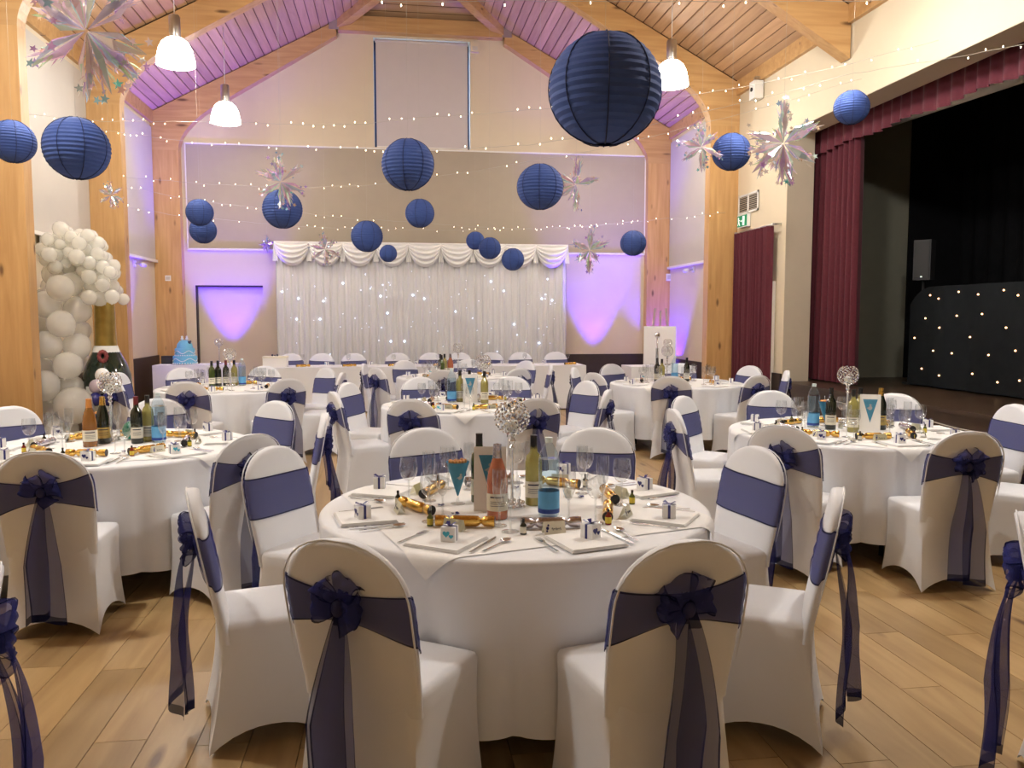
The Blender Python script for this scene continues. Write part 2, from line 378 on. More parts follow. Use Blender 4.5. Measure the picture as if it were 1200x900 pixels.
# ---- left wall
wall_left = struct('wall_left', MB().box(XL-.3, XL, YF, YB+.3, 0, EAVE+.1), 'cream_wall', label='cream side wall opposite the stage')
for i in range(4):
    y0, y1 = FRAMES[i+1]+.22, FRAMES[i]-.02
    struct('wall_panel', MB().box(XL, XL+.03, y0, y1, 2.62, 5.02), 'panel_grey', wall_left)
    struct('panel_ledge', MB().box(XL, XL+.07, y0, y1, 2.58, 2.625), 'white_trim', wall_left)
struct('baseboard_left', MB().box(XL, XL+.03, YF, YB, 0, .88), 'dado_brown', label='dark brown dado band along the side wall opposite the stage')
wall_front = struct('wall_front', MB().box(XL-.3, XR+.4, YF-.3, YF, 0, 8), 'cream_wall', label='cream wall behind the viewer')
# ---- right wall with the stage opening
SY0, SY1, SZ0, SZ1 = 1.5, 11.08, .66, 4.17
rw = MB().box(XR, XR+.4, SY1, YB+.3, 0, EAVE+.1).box(XR, XR+.4, YF, SY0, 0, EAVE+.1).box(XR, XR+.4, SY0, SY1, SZ1, EAVE+.1)
wall_right = struct('wall_right', rw, 'cream_wall', label='cream wall with the wide stage opening')
struct('opening_soffit', MB().box(XR+.002, XR+.398, SY0, SY1-.004, SZ1-.006, SZ1).box(XR+.002, XR+.398, SY1-.008, SY1, SZ0, SZ1), 'jamb_paint', wall_right, label='beige painted reveal of the stage opening')
struct('wall_panel', MB().box(XR-.03, XR, FRAMES[1]+.22, FRAMES[0]-.02, 2.58, 5.02), 'panel_grey', wall_right)
struct('panel_ledge', MB().box(XR-.07, XR, FRAMES[1]+.22, FRAMES[0]-.02, 2.54, 2.585), 'white_trim', wall_right)
struct('baseboard_right', MB().box(XR-.03, XR, SY1, YB, 0, .77), 'dado_brown', label='dark brown dado band on the wall beside the stage')
# ---- the stage
struct('wall_stage_front', MB().box(XR+.02, XR+.06, SY0, SY1, 0, SZ0-.04).box(XR-.02, XR+.10, SY0, SY1, SZ0-.04, SZ0), 'stage_front', label='dark wooden stage front with nosing')
struct('floor_stage', MB().box(XR+.1, 9.2, SY0-.5, SY1+.7, SZ0-.05, SZ0), 'stage_front', label='dark stage floor')
struct('wall_stage_side', MB().box(XR+.4, 9.2, SY1+.55, SY1+.65, 0, 5.0), 'stage_wall', label='drab olive side wall of the stage')
struct('wall_stage_back', MB().box(9.15, 9.25, SY0-.5, SY1+.7, 0, 5.0), 'black_cloth', label='black back wall of the stage')
struct('wall_stage_leg', MB().box(at_y(1063, 300, SY1+.5).x, 9.2, SY1+.46, SY1+.5, SZ0, 4.9), 'black_cloth', label='black masking leg in front of the stage side wall')
struct('wall_stage_near', MB().box(XR+.4, 9.2, SY0-.6, SY0-.5, 0, 5.0), 'black_cloth', label='black near wall of the stage')
struct('ceiling_stage', MB().box(XR+.4, 9.2, SY0-.6, SY1+.7, 4.9, 5.0), 'black_cloth', label='black ceiling over the stage')

# ---- timber frames
def frame_parts(y, n, full_right=True, tie=False):
    T = .2; y0, y1 = y, y+T
    e = link('trim_%d' % n, None); e['kind'] = 'structure'
    e['label'] = ['glulam timber frame against the back wall', 'second glulam timber frame from the back wall', 'third glulam timber frame from the back wall'][n-1] if n < 4 else 'glulam timber frame number %d from the back wall' % n
    CW = .48
    for s in (-1, 1):
        wx = XL if s < 0 else XR
        if s < 0 or full_right:
            c = MB(); xs = sorted((wx, wx-s*CW)); c.box(xs[0]+.001, xs[1], y0, y1, 0, 4.62)
            link('column', c.mesh('column', 'glulam', False), e)
            # curved knee: inner edge swings from the column to the rafter
            k = MB(); inner = []; outer = []
            for i in range(11):
                t = i/10
                a = Vector((wx-s*CW, 4.62)); m_ = Vector((wx-s*CW, 5.02)); b = Vector((wx-s*(CW+.72), roof_z(wx-s*(CW+.72))-.46))
                q = a*(1-t)**2+m_*2*t*(1-t)+b*t*t; inner.append((q.x, q.y))
            outer = [(wx-s*(CW+.72), roof_z(wx-s*(CW+.72))-.02), (wx, EAVE-.02), (wx, 4.62)]
            ol = inner+outer
            vs = [(x, y0, z) for x, z in ol]+[(x, y1, z) for x, z in ol]; N_ = len(ol)
            fs = [tuple(range(N_)) if s < 0 else tuple(range(N_-1, -1, -1)), tuple(range(2*N_-1, N_-1, -1)) if s < 0 else tuple(range(N_, 2*N_))]
            fs += [(i, N_+i, N_+(i+1) % N_, (i+1) % N_) for i in range(N_)]
            link('knee', k.add(vs, fs).mesh('knee', 'glulam_x', False), e)
            xa, da = wx-s*(CW+.72), .46
        else:
            xa, da = wx-s*.02, .62
        # rafter tapering to the ridge
        xt = XC-s*(-1.58) if tie else XC+s*.02
        r = MB(); zt = roof_z(xt)-.02; dt = .26
        ol = [(xa, roof_z(xa)-da), (xt, zt-dt), (xt, zt), (xa, roof_z(xa)-.02)]
        vs = [(x, y0, z) for x, z in ol]+[(x, y1, z) for x, z in ol]
        r.add(vs, [(0, 1, 2, 3), (7, 6, 5, 4), (0, 4, 5, 1), (2, 6, 7, 3), (1, 5, 6, 2), (0, 3, 7, 4)])
        link('rafter', r.mesh('rafter', 'glulam_x', False), e)
    if tie:
        link('tie_beam', MB().box(XC-1.55, XC+1.55, y0, y1, 6.90, 7.17).mesh('tie_beam', 'glulam_x', False), e)
        for s in (-1, 1):
            link('joint_plate', MB().box(XC+s*1.62-.09, XC+s*1.62+.09, y0-.012, y0, 6.90, 7.08).mesh('joint_plate', 'steel', False), e)
            a = Vector((XC+s*1.5, y0+.05, 7.16)); b = Vector((XC+s*.05, YB-1.35, 7.86)); d = (b-a); L = d.length; d.normalize()
            sd = d.cross(Vector((0, 0, 1))).normalized()*.09; u = Vector((0, 0, .22))
            vs = [a-sd, a+sd, b+sd, b-sd]; vs = [q-u for q in vs]+vs
            link('hip_rafter', MB().add(vs, [(3, 2, 1, 0), (4, 5, 6, 7), (0, 1, 5, 4), (1, 2, 6, 5), (2, 3, 7, 6), (3, 0, 4, 7)]).mesh('hip_rafter', 'glulam_x', False), e)
    return e
for n, y in enumerate(FRAMES): frame_parts(y, n+1, full_right=(n < 2), tie=(n == 0))

# ---- ceiling: boarded slopes between the frames, half hip at the back
cb = MB()
for s in (-1, 1):
    wx = (XL-.3) if s < 0 else (XR+.4)
    def cz(x): return EAVE+SL*((x-XL) if s < 0 else (XR-x))
    ol = [(wx, cz(wx)+.02), (XC, cz(XC)+.02)]
    vs = [(x, y, z) for y in (YF, YB+.3) for x, z in ol]+[(x, y, z+.1) for y in (YF, YB+.3) for x, z in ol]
    cb.add(vs, [(0, 1, 3, 2), (4, 6, 7, 5), (0, 4, 5, 1), (2, 3, 7, 6), (0, 2, 6, 4), (1, 5, 7, 3)])
ceiling = struct('ceiling', cb, 'groove_dark', label='boarded pine ceiling pitched to a half hip')
BW = .165; ang = math.atan(SL); slope = (XC-XL)/math.cos(ang); nb = int(slope/BW)
bay_mesh = {}
for bi in range(3):
    y0, y1 = (FRAMES[bi+1]+.2, FRAMES[bi] if bi else YB)
    Lb = y1-y0; q = MB(); h = BW/2-.005; c = .008
    q.add([(-h, 0, 0), (-h+c, 0, -.012), (h-c, 0, -.012), (h, 0, 0), (-h, Lb, 0), (-h+c, Lb, -.012), (h-c, Lb, -.012), (h, Lb, 0)],
          [(0, 1, 5, 4), (1, 2, 6, 5), (2, 3, 7, 6), (0, 4, 7, 3), (0, 3, 2, 1), (4, 5, 6, 7)])
    me = q.mesh('board', 'pine_board', False)
    for s in (-1, 1):
        for k in range(nb):
            d = (k+.5)*BW; x = (XL+d*math.cos(ang)) if s < 0 else (XR-d*math.cos(ang)); z = EAVE+d*math.sin(ang)+.012
            if bi == 0 and z > TIEZ+.5: continue
            ob = link('board', me, ceiling, (x, y0, z)); ob.rotation_euler = (0, -ang if s < 0 else ang, 0)
rest = MB()
for bi in range(3, 6):
    y0, y1 = (FRAMES[bi+1]+.2 if bi+1 < len(FRAMES) else YF), FRAMES[bi]
    for s in (-1, 1):
        for k in range(nb):
            x0 = (k*BW+.005)*math.cos(ang); x1 = ((k+1)*BW-.005)*math.cos(ang)
            xa, xb = (XL+x0, XL+x1) if s < 0 else (XR-x0, XR-x1)
            za, zb = EAVE+x0*SL, EAVE+x1*SL
            rest.add([(xa, y0, za), (xb, y0, zb), (xb, y1, zb), (xa, y1, za)], [(0, 3, 2, 1) if s < 0 else (0, 1, 2, 3)])
o = link('board_field', rest.mesh('board_field', 'pine_board', False), ceiling); o['kind'] = 'stuff'
# half hip: boards running across, rising from the tie beam towards the hall
hip_d = (roof_z(XC)-TIEZ)/SL
hb = MB().add([(XC-1.5, YB, TIEZ+.03), (XC+1.5, YB, TIEZ+.03), (XC, YB-hip_d, roof_z(XC)+.03)], [(0, 2, 1)])
link('hip_backing', hb.mesh('hip_backing', 'groove_dark', False), ceiling)
for k in range(9):
    t0, t1 = k/9+.006, (k+1)/9-.006
    def hp(t, s): return (XC+s*1.46*(1-t), YB-hip_d*t, TIEZ+.015+(roof_z(XC)-TIEZ)*t)
    link('hip_board', MB().add([hp(t0, -1), hp(t0, 1), hp(t1, 1), hp(t1, -1)], [(3, 2, 1, 0)]).mesh('hip_board', 'pine_board_x', False), ceiling)
# eave plates
struct('trim_7', MB().box(XL, XL+.06, YF, YB, EAVE-.2, EAVE+.02), 'glulam_x', label='timber eave plate on the wall opposite the stage')
struct('trim_8', MB().box(XR-.06, XR, YF, YB, EAVE-.2, EAVE+.02), 'glulam_x', label='timber eave plate over the stage wall')

# ================================================================ pendants (the room's lamps)
def pendant_kit():
    cordm = MB().tube([(0, 0, .40), (0, 0, 1.6)], .006, 6).mesh('cord', 'plastic_white')
    body = MB().lathe([(.001, .42), (.06, .42), (.068, .40), (.068, .16), (.06, .14), (.001, .14)], 20).mesh('lamp_body', 'steel', True, 40)
    sh = MB().lathe([(.06, .15), (.10, .14), (.16, .09), (.20, .01), (.225, -.10), (.232, -.18), (.226, -.18), (.215, -.10), (.19, .01), (.15, .08), (.10, .13)], 28).mesh('lamp_shade', 'pendant_glow')
    return [('cord', cordm), ('lamp_body', body), ('lamp_shade', sh)]
PK = pendant_kit()
for s, X in ((-1, -2.65), (1, 3.75)):
    for i, Y in enumerate((14.05, 10.98, 7.55, 4.3)):
        side = 'stage side' if s > 0 else 'side opposite the stage'
        o = put(PK, 'pendant_lamp', (X, Y, 4.88), 0, 'glowing white dome pendant on the %s, %s from the back wall' % (side, ['first', 'second', 'third', 'fourth', 'fifth', 'sixth'][i]), 'lamp', 'white dome pendants')
        cz_ = roof_z(X)
        o.children[0].scale = (1, 1, (cz_-4.88-.0)/1.6)
        ld = bpy.data.lights.new('bulb', 'POINT'); ld.energy = LAMP_W[i]; ld.color = (1, .985, .965); ld.shadow_soft_size = .12
        lo = bpy.data.objects.new('bulb', ld); COL.objects.link(lo); lo.parent = o; lo.location = (0, 0, -.24)

# ================================================================ violet uplighters
def uplight_kit():
    b = MB().lathe([(.001, .02), (.075, .02), (.085, .05), (.085, .15), (.078, .16)], 16).mesh('lamp_can', 'plastic_black', True, 40)
    l = MB().lathe([(.001, .15), (.076, .152)], 16).mesh('lens', 'led_violet')
    f = MB().box(-.08, .08, -.05, .05, 0, .02).mesh('foot', 'plastic_black', False)
    return [('lamp_can', b), ('lens', l), ('foot', f)]
emis('led_violet', (.35, .15, 1), 8)
UK = uplight_kit()
for X, Y, ax, ay, wsc, sz, lb in ((-3.05, YB-.33, 0, .0, 1.3, 50, 'violet uplighter on the floor below the serving hatch'), (3.98, YB-.40, 0, .0, 1.2, 50, 'violet uplighter on the floor beside the star backdrop'),
                          (-4.0, 13.75, 0, 0, .8, 70, 'violet uplighter on the floor by the wall opposite the stage'), (5.2, 15.5, 0, 0, .5, 70, 'violet uplighter on the floor behind the easel')):
    o = put(UK, 'uplighter', (X, Y, 0), 0, lb, 'lamp', 'violet uplighters')
    ld = bpy.data.lights.new('violet_beam', 'SPOT'); ld.energy = UPLIGHT_W*wsc; ld.color = (.075, .02, 1); ld.spot_size = rad(sz); ld.spot_blend = .45; ld.shadow_soft_size = .05
    lo = bpy.data.objects.new('violet_beam', ld); COL.objects.link(lo); lo.parent = o; lo.location = (0, 0, .17); lo.rotation_euler = (PI-ay, ax, 0)

# ================================================================ chairs: white stretch cover, navy organza sash
def sgnpow(c, p): return math.copysign(abs(c)**p, c)
def back_w(z):
    if z < .60: return .211+.011*max(0, (z-.42))/.18
    if z < .74: return .222
    t = min(1, (z-.74)/.195); return .222*max(0, 1-t**2.3)**(1/2.15)
def back_yc(z): return -.195-.10*max(0, (z-.42))/.51
def back_pt(z, th, off=0.0):
    w = back_w(z); ht = .026*min(1, .35+w/.12)
    return Vector(((w+off)*sgnpow(math.cos(th), .55), back_yc(z)+(ht+off)*sgnpow(math.sin(th), .8), z))
def cover_mesh():
    m = MB(); n = 10; per = []                       # perimeter: 4 edges, corners at s=+-1
    for e in range(4):
        for i in range(n): per.append((e, -1+2*i/n))
    def lower(t, e, s):
        wx = .212*t+.230*(1-t)-.010*math.sin(PI*t); yf = .166*t+.178*(1-t)-.006*math.sin(PI*t); yb = -.222*t-.275*(1-t)+.016*math.sin(PI*t)
        arch = (1-abs(s)**2.2); bow = .024*arch*(1-t)
        c = 1-.10*max(0, abs(s)-.75)/.25*0
        if e == 0: x, y = s*wx, yb+bow
        elif e == 1: x, y = wx-bow, yb+(yf-yb)*(s+1)/2
        elif e == 2: x, y = -s*wx, yf-bow
        else: x, y = -wx+bow, yf+(yb-yf)*(s+1)/2
        # round the corners a little
        k = max(0, abs(s)-.7)/.3; cx, cy = 0, (yf+yb)/2
        f = 1-.035*k*k-(.055*k*k*max(0, (t-.55)/.45) if y < -.1 else 0); x, y = cx+(x-cx)*f, cy+(y-cy)*f
        z0 = .006+.075*arch; z = z0+(.452-z0)*t
        return (x, y, z)
    rows = lin(0, 1, 9)
    vs = [lower(t, e, s) for t in rows for e, s in per]; N_ = len(per)
    top = [lower(1, e, s) for e, s in per]
    for f, z in ((.965, .468), (.85, .476), (.5, .481)):
        vs += [(x*f, (y+.02)*f-.02, z) for x, y, _ in top]
    R_ = len(rows)+3
    fs = [(j*N_+i, j*N_+(i+1) % N_, (j+1)*N_+(i+1) % N_, (j+1)*N_+i) for j in range(R_-1) for i in range(N_)]
    fs.append(tuple((R_-1)*N_+i for i in range(N_)))
    m.add(vs, fs)
    zs = lin(.40, .74, 8)+[.74+.195*math.sin(PI/2*i/9) for i in range(1, 10)]
    zs[-1] = .9345
    nt = 28; vs = [back_pt(z, 2*PI*i/nt) for z in zs for i in range(nt)]
    fs = [(j*nt+i, j*nt+(i+1) % nt, (j+1)*nt+(i+1) % nt, (j+1)*nt+i) for j in range(len(zs)-1) for i in range(nt)]
    fs.append(tuple((len(zs)-1)*nt+i for i in range(nt)))
    m.add(vs, fs)
    return m.mesh('chair_cover', 'cover_white', True, 60)
def seam_mesh():
    pts = []
    for s in (1, -1):
        side = [back_pt(z, 0 if s > 0 else PI, .002) + Vector((0, -.018, 0)) for z in lin(.52, .74, 6)+[.74+.193*math.sin(PI/2*i/8) for i in range(1, 9)]]
        pts += side if s > 0 else side[::-1]
    k = len(pts); return MB().tube(pts, [.003*min(1, i/3, (k-1-i)/3)+.0003 for i in range(k)], 5).mesh('edge_seam', 'cover_white')
def band_mesh(seed):
    r = random.Random(seed); tilt = r.uniform(-.03, .03); hh = r.uniform(.085, .098); zc0 = r.uniform(.700, .715); m = MB()
    def fn(u, v):
        th = u; sn = math.sin(th); cs = abs(math.cos(th))
        if sn >= 0: half, zc = hh, zc0+tilt*math.cos(th)*.5
        else:
            k = cs**.8; half = .042+(hh-.042-.006)*k; zc = zc0+.025-.012*k+tilt*math.cos(th)*.5
        z = zc+half*(2*v-1)
        ple = .0022*math.sin(v*23+2*math.cos(th))*(1 if sn >= 0 else 1.6)*min(1, abs(sn)*1.6)
        return back_pt(z, th, .006+ple)
    us = [2*PI*i/48 for i in range(48)]
    m.grid(fn, us, [0, .035]+lin(.1, .9, 13)+[.965, 1], 0, True, 1)
    return m.mesh('sash_band', ['organza', 'organza_hem'])
KNOT = Vector((0, back_yc(.735)-.036, .735))
def loop_mesh(ang, L, wid, bulge, seed):
    r = random.Random(seed); m = MB(); d = Vector((math.cos(ang), 0, math.sin(ang))); p = Vector((-math.sin(ang), 0, math.cos(ang))); ph = r.uniform(0, 6)
    def fn(u, v):
        s = L*math.sin(PI*u)**.8; wv = .012+wid*math.sin(PI*u)**.6
        y = -.012-bulge*math.sin(2*PI*u)-.012*(1-abs(2*u-1))+.008*math.sin(v*14+ph+4*u)*math.sin(PI*u)
        return KNOT+d*s+p*wv*(v-.5)+Vector((0, y, 0))+p*.012*math.sin(u*9+ph)
    m.grid(fn, lin(.0, 1, 17), [0, .06]+lin(.15, .85, 8)+[.94, 1], 0, False, 1)
    return m.mesh('bow_loop', ['organza', 'organza_hem'])
def tail_mesh(side, seed, long=.66):
    r = random.Random(seed); m = MB(); ph = r.uniform(0, 6); w1 = r.uniform(.12, .17); dx = side*r.uniform(.012, .03); cut = r.uniform(-.05, .05); dep = r.uniform(.035, .06)
    yk = KNOT.y-.004
    def fn(u, v):
        t = v; op = min(1, t*1.9)**.8; w = .028+(w1-.028)*op
        x = side*.010+dx*t+(u-.5)*w+.012*math.sin(u*8+ph)*op; z = KNOT.z-.01-t*long-(u-.5)*cut*t
        y = yk-.010-.012*side-op*(dep*(.5+.5*math.sin(u*6.5+ph+t*1.2))+.02)+.008*math.sin(t*7+ph)
        return Vector((x, min(y, -.285 if z < .3 else y), z))
    m.grid(fn, [0, .03]+lin(.1, .9, 12)+[.97, 1], lin(0, 1, 18), 0, False, 1)
    return m.mesh('sash_tail', ['organza_tail', 'organza_hem'])
COVER, SEAM = cover_mesh(), seam_mesh()
KNOTM = MB().sphere(.026, KNOT+Vector((0, -.012, 0)), 12, 8, 0, 1.15).mesh('knot', 'organza_hem_solid') if False else None
P('organza_knot', (.010, .012, .085), .7, noise=.2, nscale=60)
KNOTM = MB().sphere(.024, KNOT+Vector((0, -.012, 0)), 12, 8, 0, 1.2).mesh('knot', 'organza_knot')
def chair_kit(seed):
    r = random.Random(seed)
    loops = []
    for s in (-1, 1):
        a = rad(r.uniform(50, 66)); a2 = rad(r.uniform(2, 24))
        loops.append(('loop', loop_mesh(a if s > 0 else PI-a, r.uniform(.085, .11), r.uniform(.075, .10), r.uniform(.022, .034), seed*9+s)))
        loops.append(('loop', loop_mesh(a2 if s > 0 else PI-a2, r.uniform(.07, .10), r.uniform(.07, .09), r.uniform(.02, .03), seed*11+s)))
    a = rad(-r.uniform(30, 60)); loops.append(('loop', loop_mesh(a if r.random() > .5 else PI-a, .075, .07, .02, seed*13)))
    return [('chair_cover', COVER, [('edge_seam', SEAM)]), ('sash_band', band_mesh(seed)), ('bow', KNOTM, loops),
            ('sash_tail', tail_mesh(-1, seed*3+1, r.uniform(.58, .66))), ('sash_tail', tail_mesh(1, seed*3+2, r.uniform(.60, .67)))]
CK = [chair_kit(k) for k in range(1, 6)]

# ---------------------------------------------------------------- round tables
R = .83; TZ = .76; RING = 1.0
TABLES = {  # centre, angle of one chair (deg), name used in labels
    1: ((.51, 3.47), -120.5, 'foil-topped rosé table'), 2: ((-1.76, 5.47), -86, 'table by the giant bottle'),
    3: ((.70, 7.62), -116, 'mid-hall table'), 4: ((-1.89, 9.88), -98, 'table near the blue cake'),
    5: ((.85, 11.3), -147, 'table facing the head table'), 6: ((3.48, 9.8), -112, 'table near the easel'),
    7: ((3.22, 5.45), -136, 'table beside the stage')}
ORD = ['first', 'second', 'third', 'fourth', 'fifth', 'sixth', 'seventh', 'eighth', 'ninth', 'tenth', 'eleventh', 'twelfth', 'thirteenth', 'fourteenth', 'fifteenth', 'sixteenth', 'seventeenth']
def seat_words(a, a0):
    first = min(((a0+45*i+180) % 360-180 for i in range(8)), key=abs); n = int(round(((first-a) % 360)/45)) % 8
    return 'nearest the stage' if n == 0 else ORD[n]+' clockwise from the stage'
def cloth_mesh(seed, a0):
    r = random.Random(seed); m = MB(); nth = 200
    fr = [(r.choice((19, 21, 23)), r.uniform(0, 6), 1.0), (r.choice((7, 9)), r.uniform(0, 6), .9), (33, r.uniform(0, 6), .45)]
    def fold(th): return sum(a*math.sin(k*th+p) for k, p, a in fr)/2.0
    rows = []
    for rr in (0.001, .3, .6, .78): rows.append(('t', rr))
    rows += [('e', a) for a in (0, .35, .7, 1)]+[('s', t) for t in lin(.06, 1, 10)]
    vs = []
    for kind, q in rows:
        for i in range(nth):
            th = 2*PI*i/nth; f = fold(th)
            if kind == 't': rad_, z = q, TZ
            elif kind == 'e': a = q*PI/2; rad_, z = R-.018+.018*math.sin(a), TZ-.018+.018*math.cos(a)
            else:
                lob = abs(math.sin(fr[0][0]*.5*th+fr[0][1]+.7*math.sin(3*th+fr[1][1])))**.7      # rounded pleats with soft creases between
                rad_ = R+.014*q+q**.65*(-.062*(1-lob)+.012*math.sin(fr[1][0]*th+fr[1][1])); z = TZ-.018-q*(TZ-.018-.155)+.012*q*math.sin(3*th+fr[0][1])
                dl = (math.degrees(th)-a0+22.5) % 45-22.5       # pressed back by the chair seats
                if abs(dl) < 17 and z < .56: rad_ = min(rad_, .826/math.cos(rad(dl)))
            vs.append((rad_*math.cos(th), rad_*math.sin(th), z))
    n = len(rows)
    fs = [(j*nth+i, j*nth+(i+1) % nth, (j+1)*nth+(i+1) % nth, (j+1)*nth+i) for j in range(n-1) for i in range(nth)]
    fs = [f[::-1] for f in fs]
    return m.add(vs, fs).mesh('tablecloth', 'linen_white', True, 75)
def overlay_mesh(ang, half=.645):
    m = MB(); n = 71; ca, sa = math.cos(ang), math.sin(ang)
    def fn(u, v):
        x, y = u*ca-v*sa, u*sa+v*ca; d = math.hypot(x, y); edge = R-.022
        if d <= edge: return Vector((x, y, TZ+.003))
        k = d-edge; th = min(k/.036, PI/2); rr = edge+.036*math.sin(th)/1; z = TZ+.003-.036*(1-math.cos(th))-max(0, k-.036*PI/2)
        return Vector((x/d*rr, y/d*rr, z))
    us = lin(-half, half, n); m.grid(fn, us, us)
    return m.mesh('table_overlay', 'napkin_white')
TOPM = MB().lathe([(.001, TZ-.008), (R-.02, TZ-.008), (R-.012, TZ-.016), (R-.02, TZ-.03), (.001, TZ-.03)], 40).mesh('tabletop', 'stage_front', True, 40)
LEGM = []
for sx in (-1, 1):
    for sy in (-1, 1): LEGM.append(MB().tube([(sx*.32, sy*.38, TZ-.03), (sx*.30, sy*.42, 0)], .016, 8).mesh('leg', 'leg_black'))
STR = [MB().tube([(s*.315, -.40, .2), (s*.315, .40, .2)], .012, 8).mesh('stretcher', 'leg_black') for s in (-1, 1)]
OV = {1: rad(-28), 2: rad(10), 3: rad(-45), 4: rad(20), 5: rad(5), 6: rad(-58), 7: rad(-28+0)}
# where the photo shows a corner of the square overlay hanging over the rim
for k, pxy in {1: (505, 650), 3: (547, 483), 6: (760, 455), 7: (1045, 520)}.items():
    c = at_z(*pxy, TZ); OV[k] = math.atan2(c.y-TABLES[k][0][1], c.x-TABLES[k][0][0])-PI/4
def put_chair(loc, rz, label, group, seed):
    return put(CK[seed % 5], 'chair', loc, rz, label, 'chair', group)
SEATS = {}
for k, ((cx, cy), a0, nm) in TABLES.items():
    put([('tabletop', TOPM)]+[('leg', l) for l in LEGM]+[('stretcher', s) for s in STR], 'round_table', (cx, cy, 0), rad(20*k), 'round folding table under white cloth, '+nm, 'table', 'round tables')
    put(cloth_mesh(k, a0), 'tablecloth', (cx, cy, 0), 0, 'long white round tablecloth with soft folds on the '+nm, 'tablecloth', 'round tablecloths')
    put(overlay_mesh(OV[k]), 'table_overlay', (cx, cy, 0), 0, 'square white overlay cloth on the '+nm, 'tablecloth', 'square overlay cloths')
    SEATS[k] = []
    for i in range(8):
        a = a0+45*i; ar = rad(a); side = seat_words(a, a0); jit = random.Random(k*31+i)
        rr = RING+jit.uniform(.0, .012); x, y = cx+rr*math.cos(ar), cy+rr*math.sin(ar)
        SEATS[k].append((ar, side))
        v = Vector((x, y, .9))-CAM
        put_chair((x, y, 0), ar+PI/2+rad(jit.uniform(-4, 4)), 'white covered chair with navy sash, %s, %s' % (nm, side), 'covered chairs at the '+nm, k*3+i)
# chairs of tables that lie outside the picture
for (px_, py_), fa, lb_, sd_ in (((1197, 603), -38, 'white covered chair standing alone near the stage, back to the rosé table', 2), ((-6, 667), 203, 'white covered chair standing alone opposite the stage, back to the rosé table', 4)):
    q = at_z(px_, py_, .93); put_chair((q.x+.30*math.cos(rad(fa)), q.y+.30*math.sin(rad(fa)), 0), rad(fa-90), lb_, 'loose covered chairs', sd_)

# ---------------------------------------------------------------- head table
HT = (-2.15, 3.25, 13.75, 14.5)
def long_cloth(x0, x1, y0, y1, top, seed, hem=.02):
    r = random.Random(seed); m = MB(); per = []
    def edge(a, b, n): return [(a[0]+(b[0]-a[0])*i/n, a[1]+(b[1]-a[1])*i/n) for i in range(n)]
    nx = max(8, int((x1-x0)/.06)); ny = max(6, int((y1-y0)/.06))
    per = edge((x0, y0), (x1, y0), nx)+edge((x1, y0), (x1, y1), ny)+edge((x1, y1), (x0, y1), nx)+edge((x0, y1), (x0, y0), ny)
    cx, cy = (x0+x1)/2, (y0+y1)/2; N_ = len(per); ph = r.uniform(0, 6); vs = []
    for t in [0, .02, .1, .3, .6, 1]:
        for i, (x, y) in enumerate(per):
            w = (.008*math.sin(i*.55+ph)+.006*math.sin(i*.23))*t
            ox = -1 if x <= x0+1e-6 else (1 if x >= x1-1e-6 else 0); oy = -1 if y <= y0+1e-6 else (1 if y >= y1-1e-6 else 0)
            vs.append((x+ox*(.006+w), y+oy*(.006+w), top-t*(top-hem)))
    fs = [(j*N_+i, (j+1)*N_+i, (j+1)*N_+(i+1) % N_, j*N_+(i+1) % N_) for j in range(5) for i in range(N_)]
    vs += [(x0, y0, top), (x1, y0, top), (x1, y1, top), (x0, y1, top)]
    m.add(vs, fs+[(6*N_, 6*N_+1, 6*N_+2, 6*N_+3)])
    return m.mesh('tablecloth', 'linen_white', True, 40)
def trestle(x0, x1, y0, y1, label):
    e = link('trestle_table', None, None, ((x0+x1)/2, (y0+y1)/2, 0)); tag(e, label, 'table'); hx, hy = (x1-x0)/2-.02, (y1-y0)/2-.02
    link('tabletop', MB().box(-hx, hx, -hy, hy, .72, .748).mesh('tabletop', 'stage_front', False), e)
    for sx in (-1, 1):
        for sy in (-1, 1): link('leg', MB().tube([(sx*(hx-.1), sy*(hy-.06), 0), (sx*(hx-.1), sy*(hy-.06), .72)], .015, 8).mesh('leg', 'leg_black'), e)
trestle(*HT, 'long head table hidden under white cloth before the star backdrop')
tag(link('tablecloth', long_cloth(*HT, .757, 1)), 'floor-length white cloth over the long head table', 'tablecloth')
for i, pxx in enumerate((340, 376, 415, 465, 505, 538, 575, 610, 650)):
    q = at_y(pxx, 412, 15.0)
    put_chair((q.x, 14.72, 0), PI+rad(random.uniform(-4, 4)), 'white covered chair behind the head table, %s from the blue cake' % ['first', 'second', 'third', 'fourth', 'fifth', 'sixth', 'seventh', 'eighth', 'ninth'][i], 'head table chairs', i)
# cake table and small side table
CT = (-4.1, -2.75, 14.75, 15.4)
trestle(*CT, 'small table under white cloth carrying the blue cake')
tag(link('tablecloth', long_cloth(*CT, .757, 2)), 'white cloth over the cake table by the corner column', 'tablecloth')
GT = (3.9, 5.0, 13.2, 13.8)
trestle(*GT, 'small gift table under white cloth beside the easel')
tag(link('tablecloth', long_cloth(*GT, .757, 3)), 'white cloth over the small gift table beside the easel', 'tablecloth')

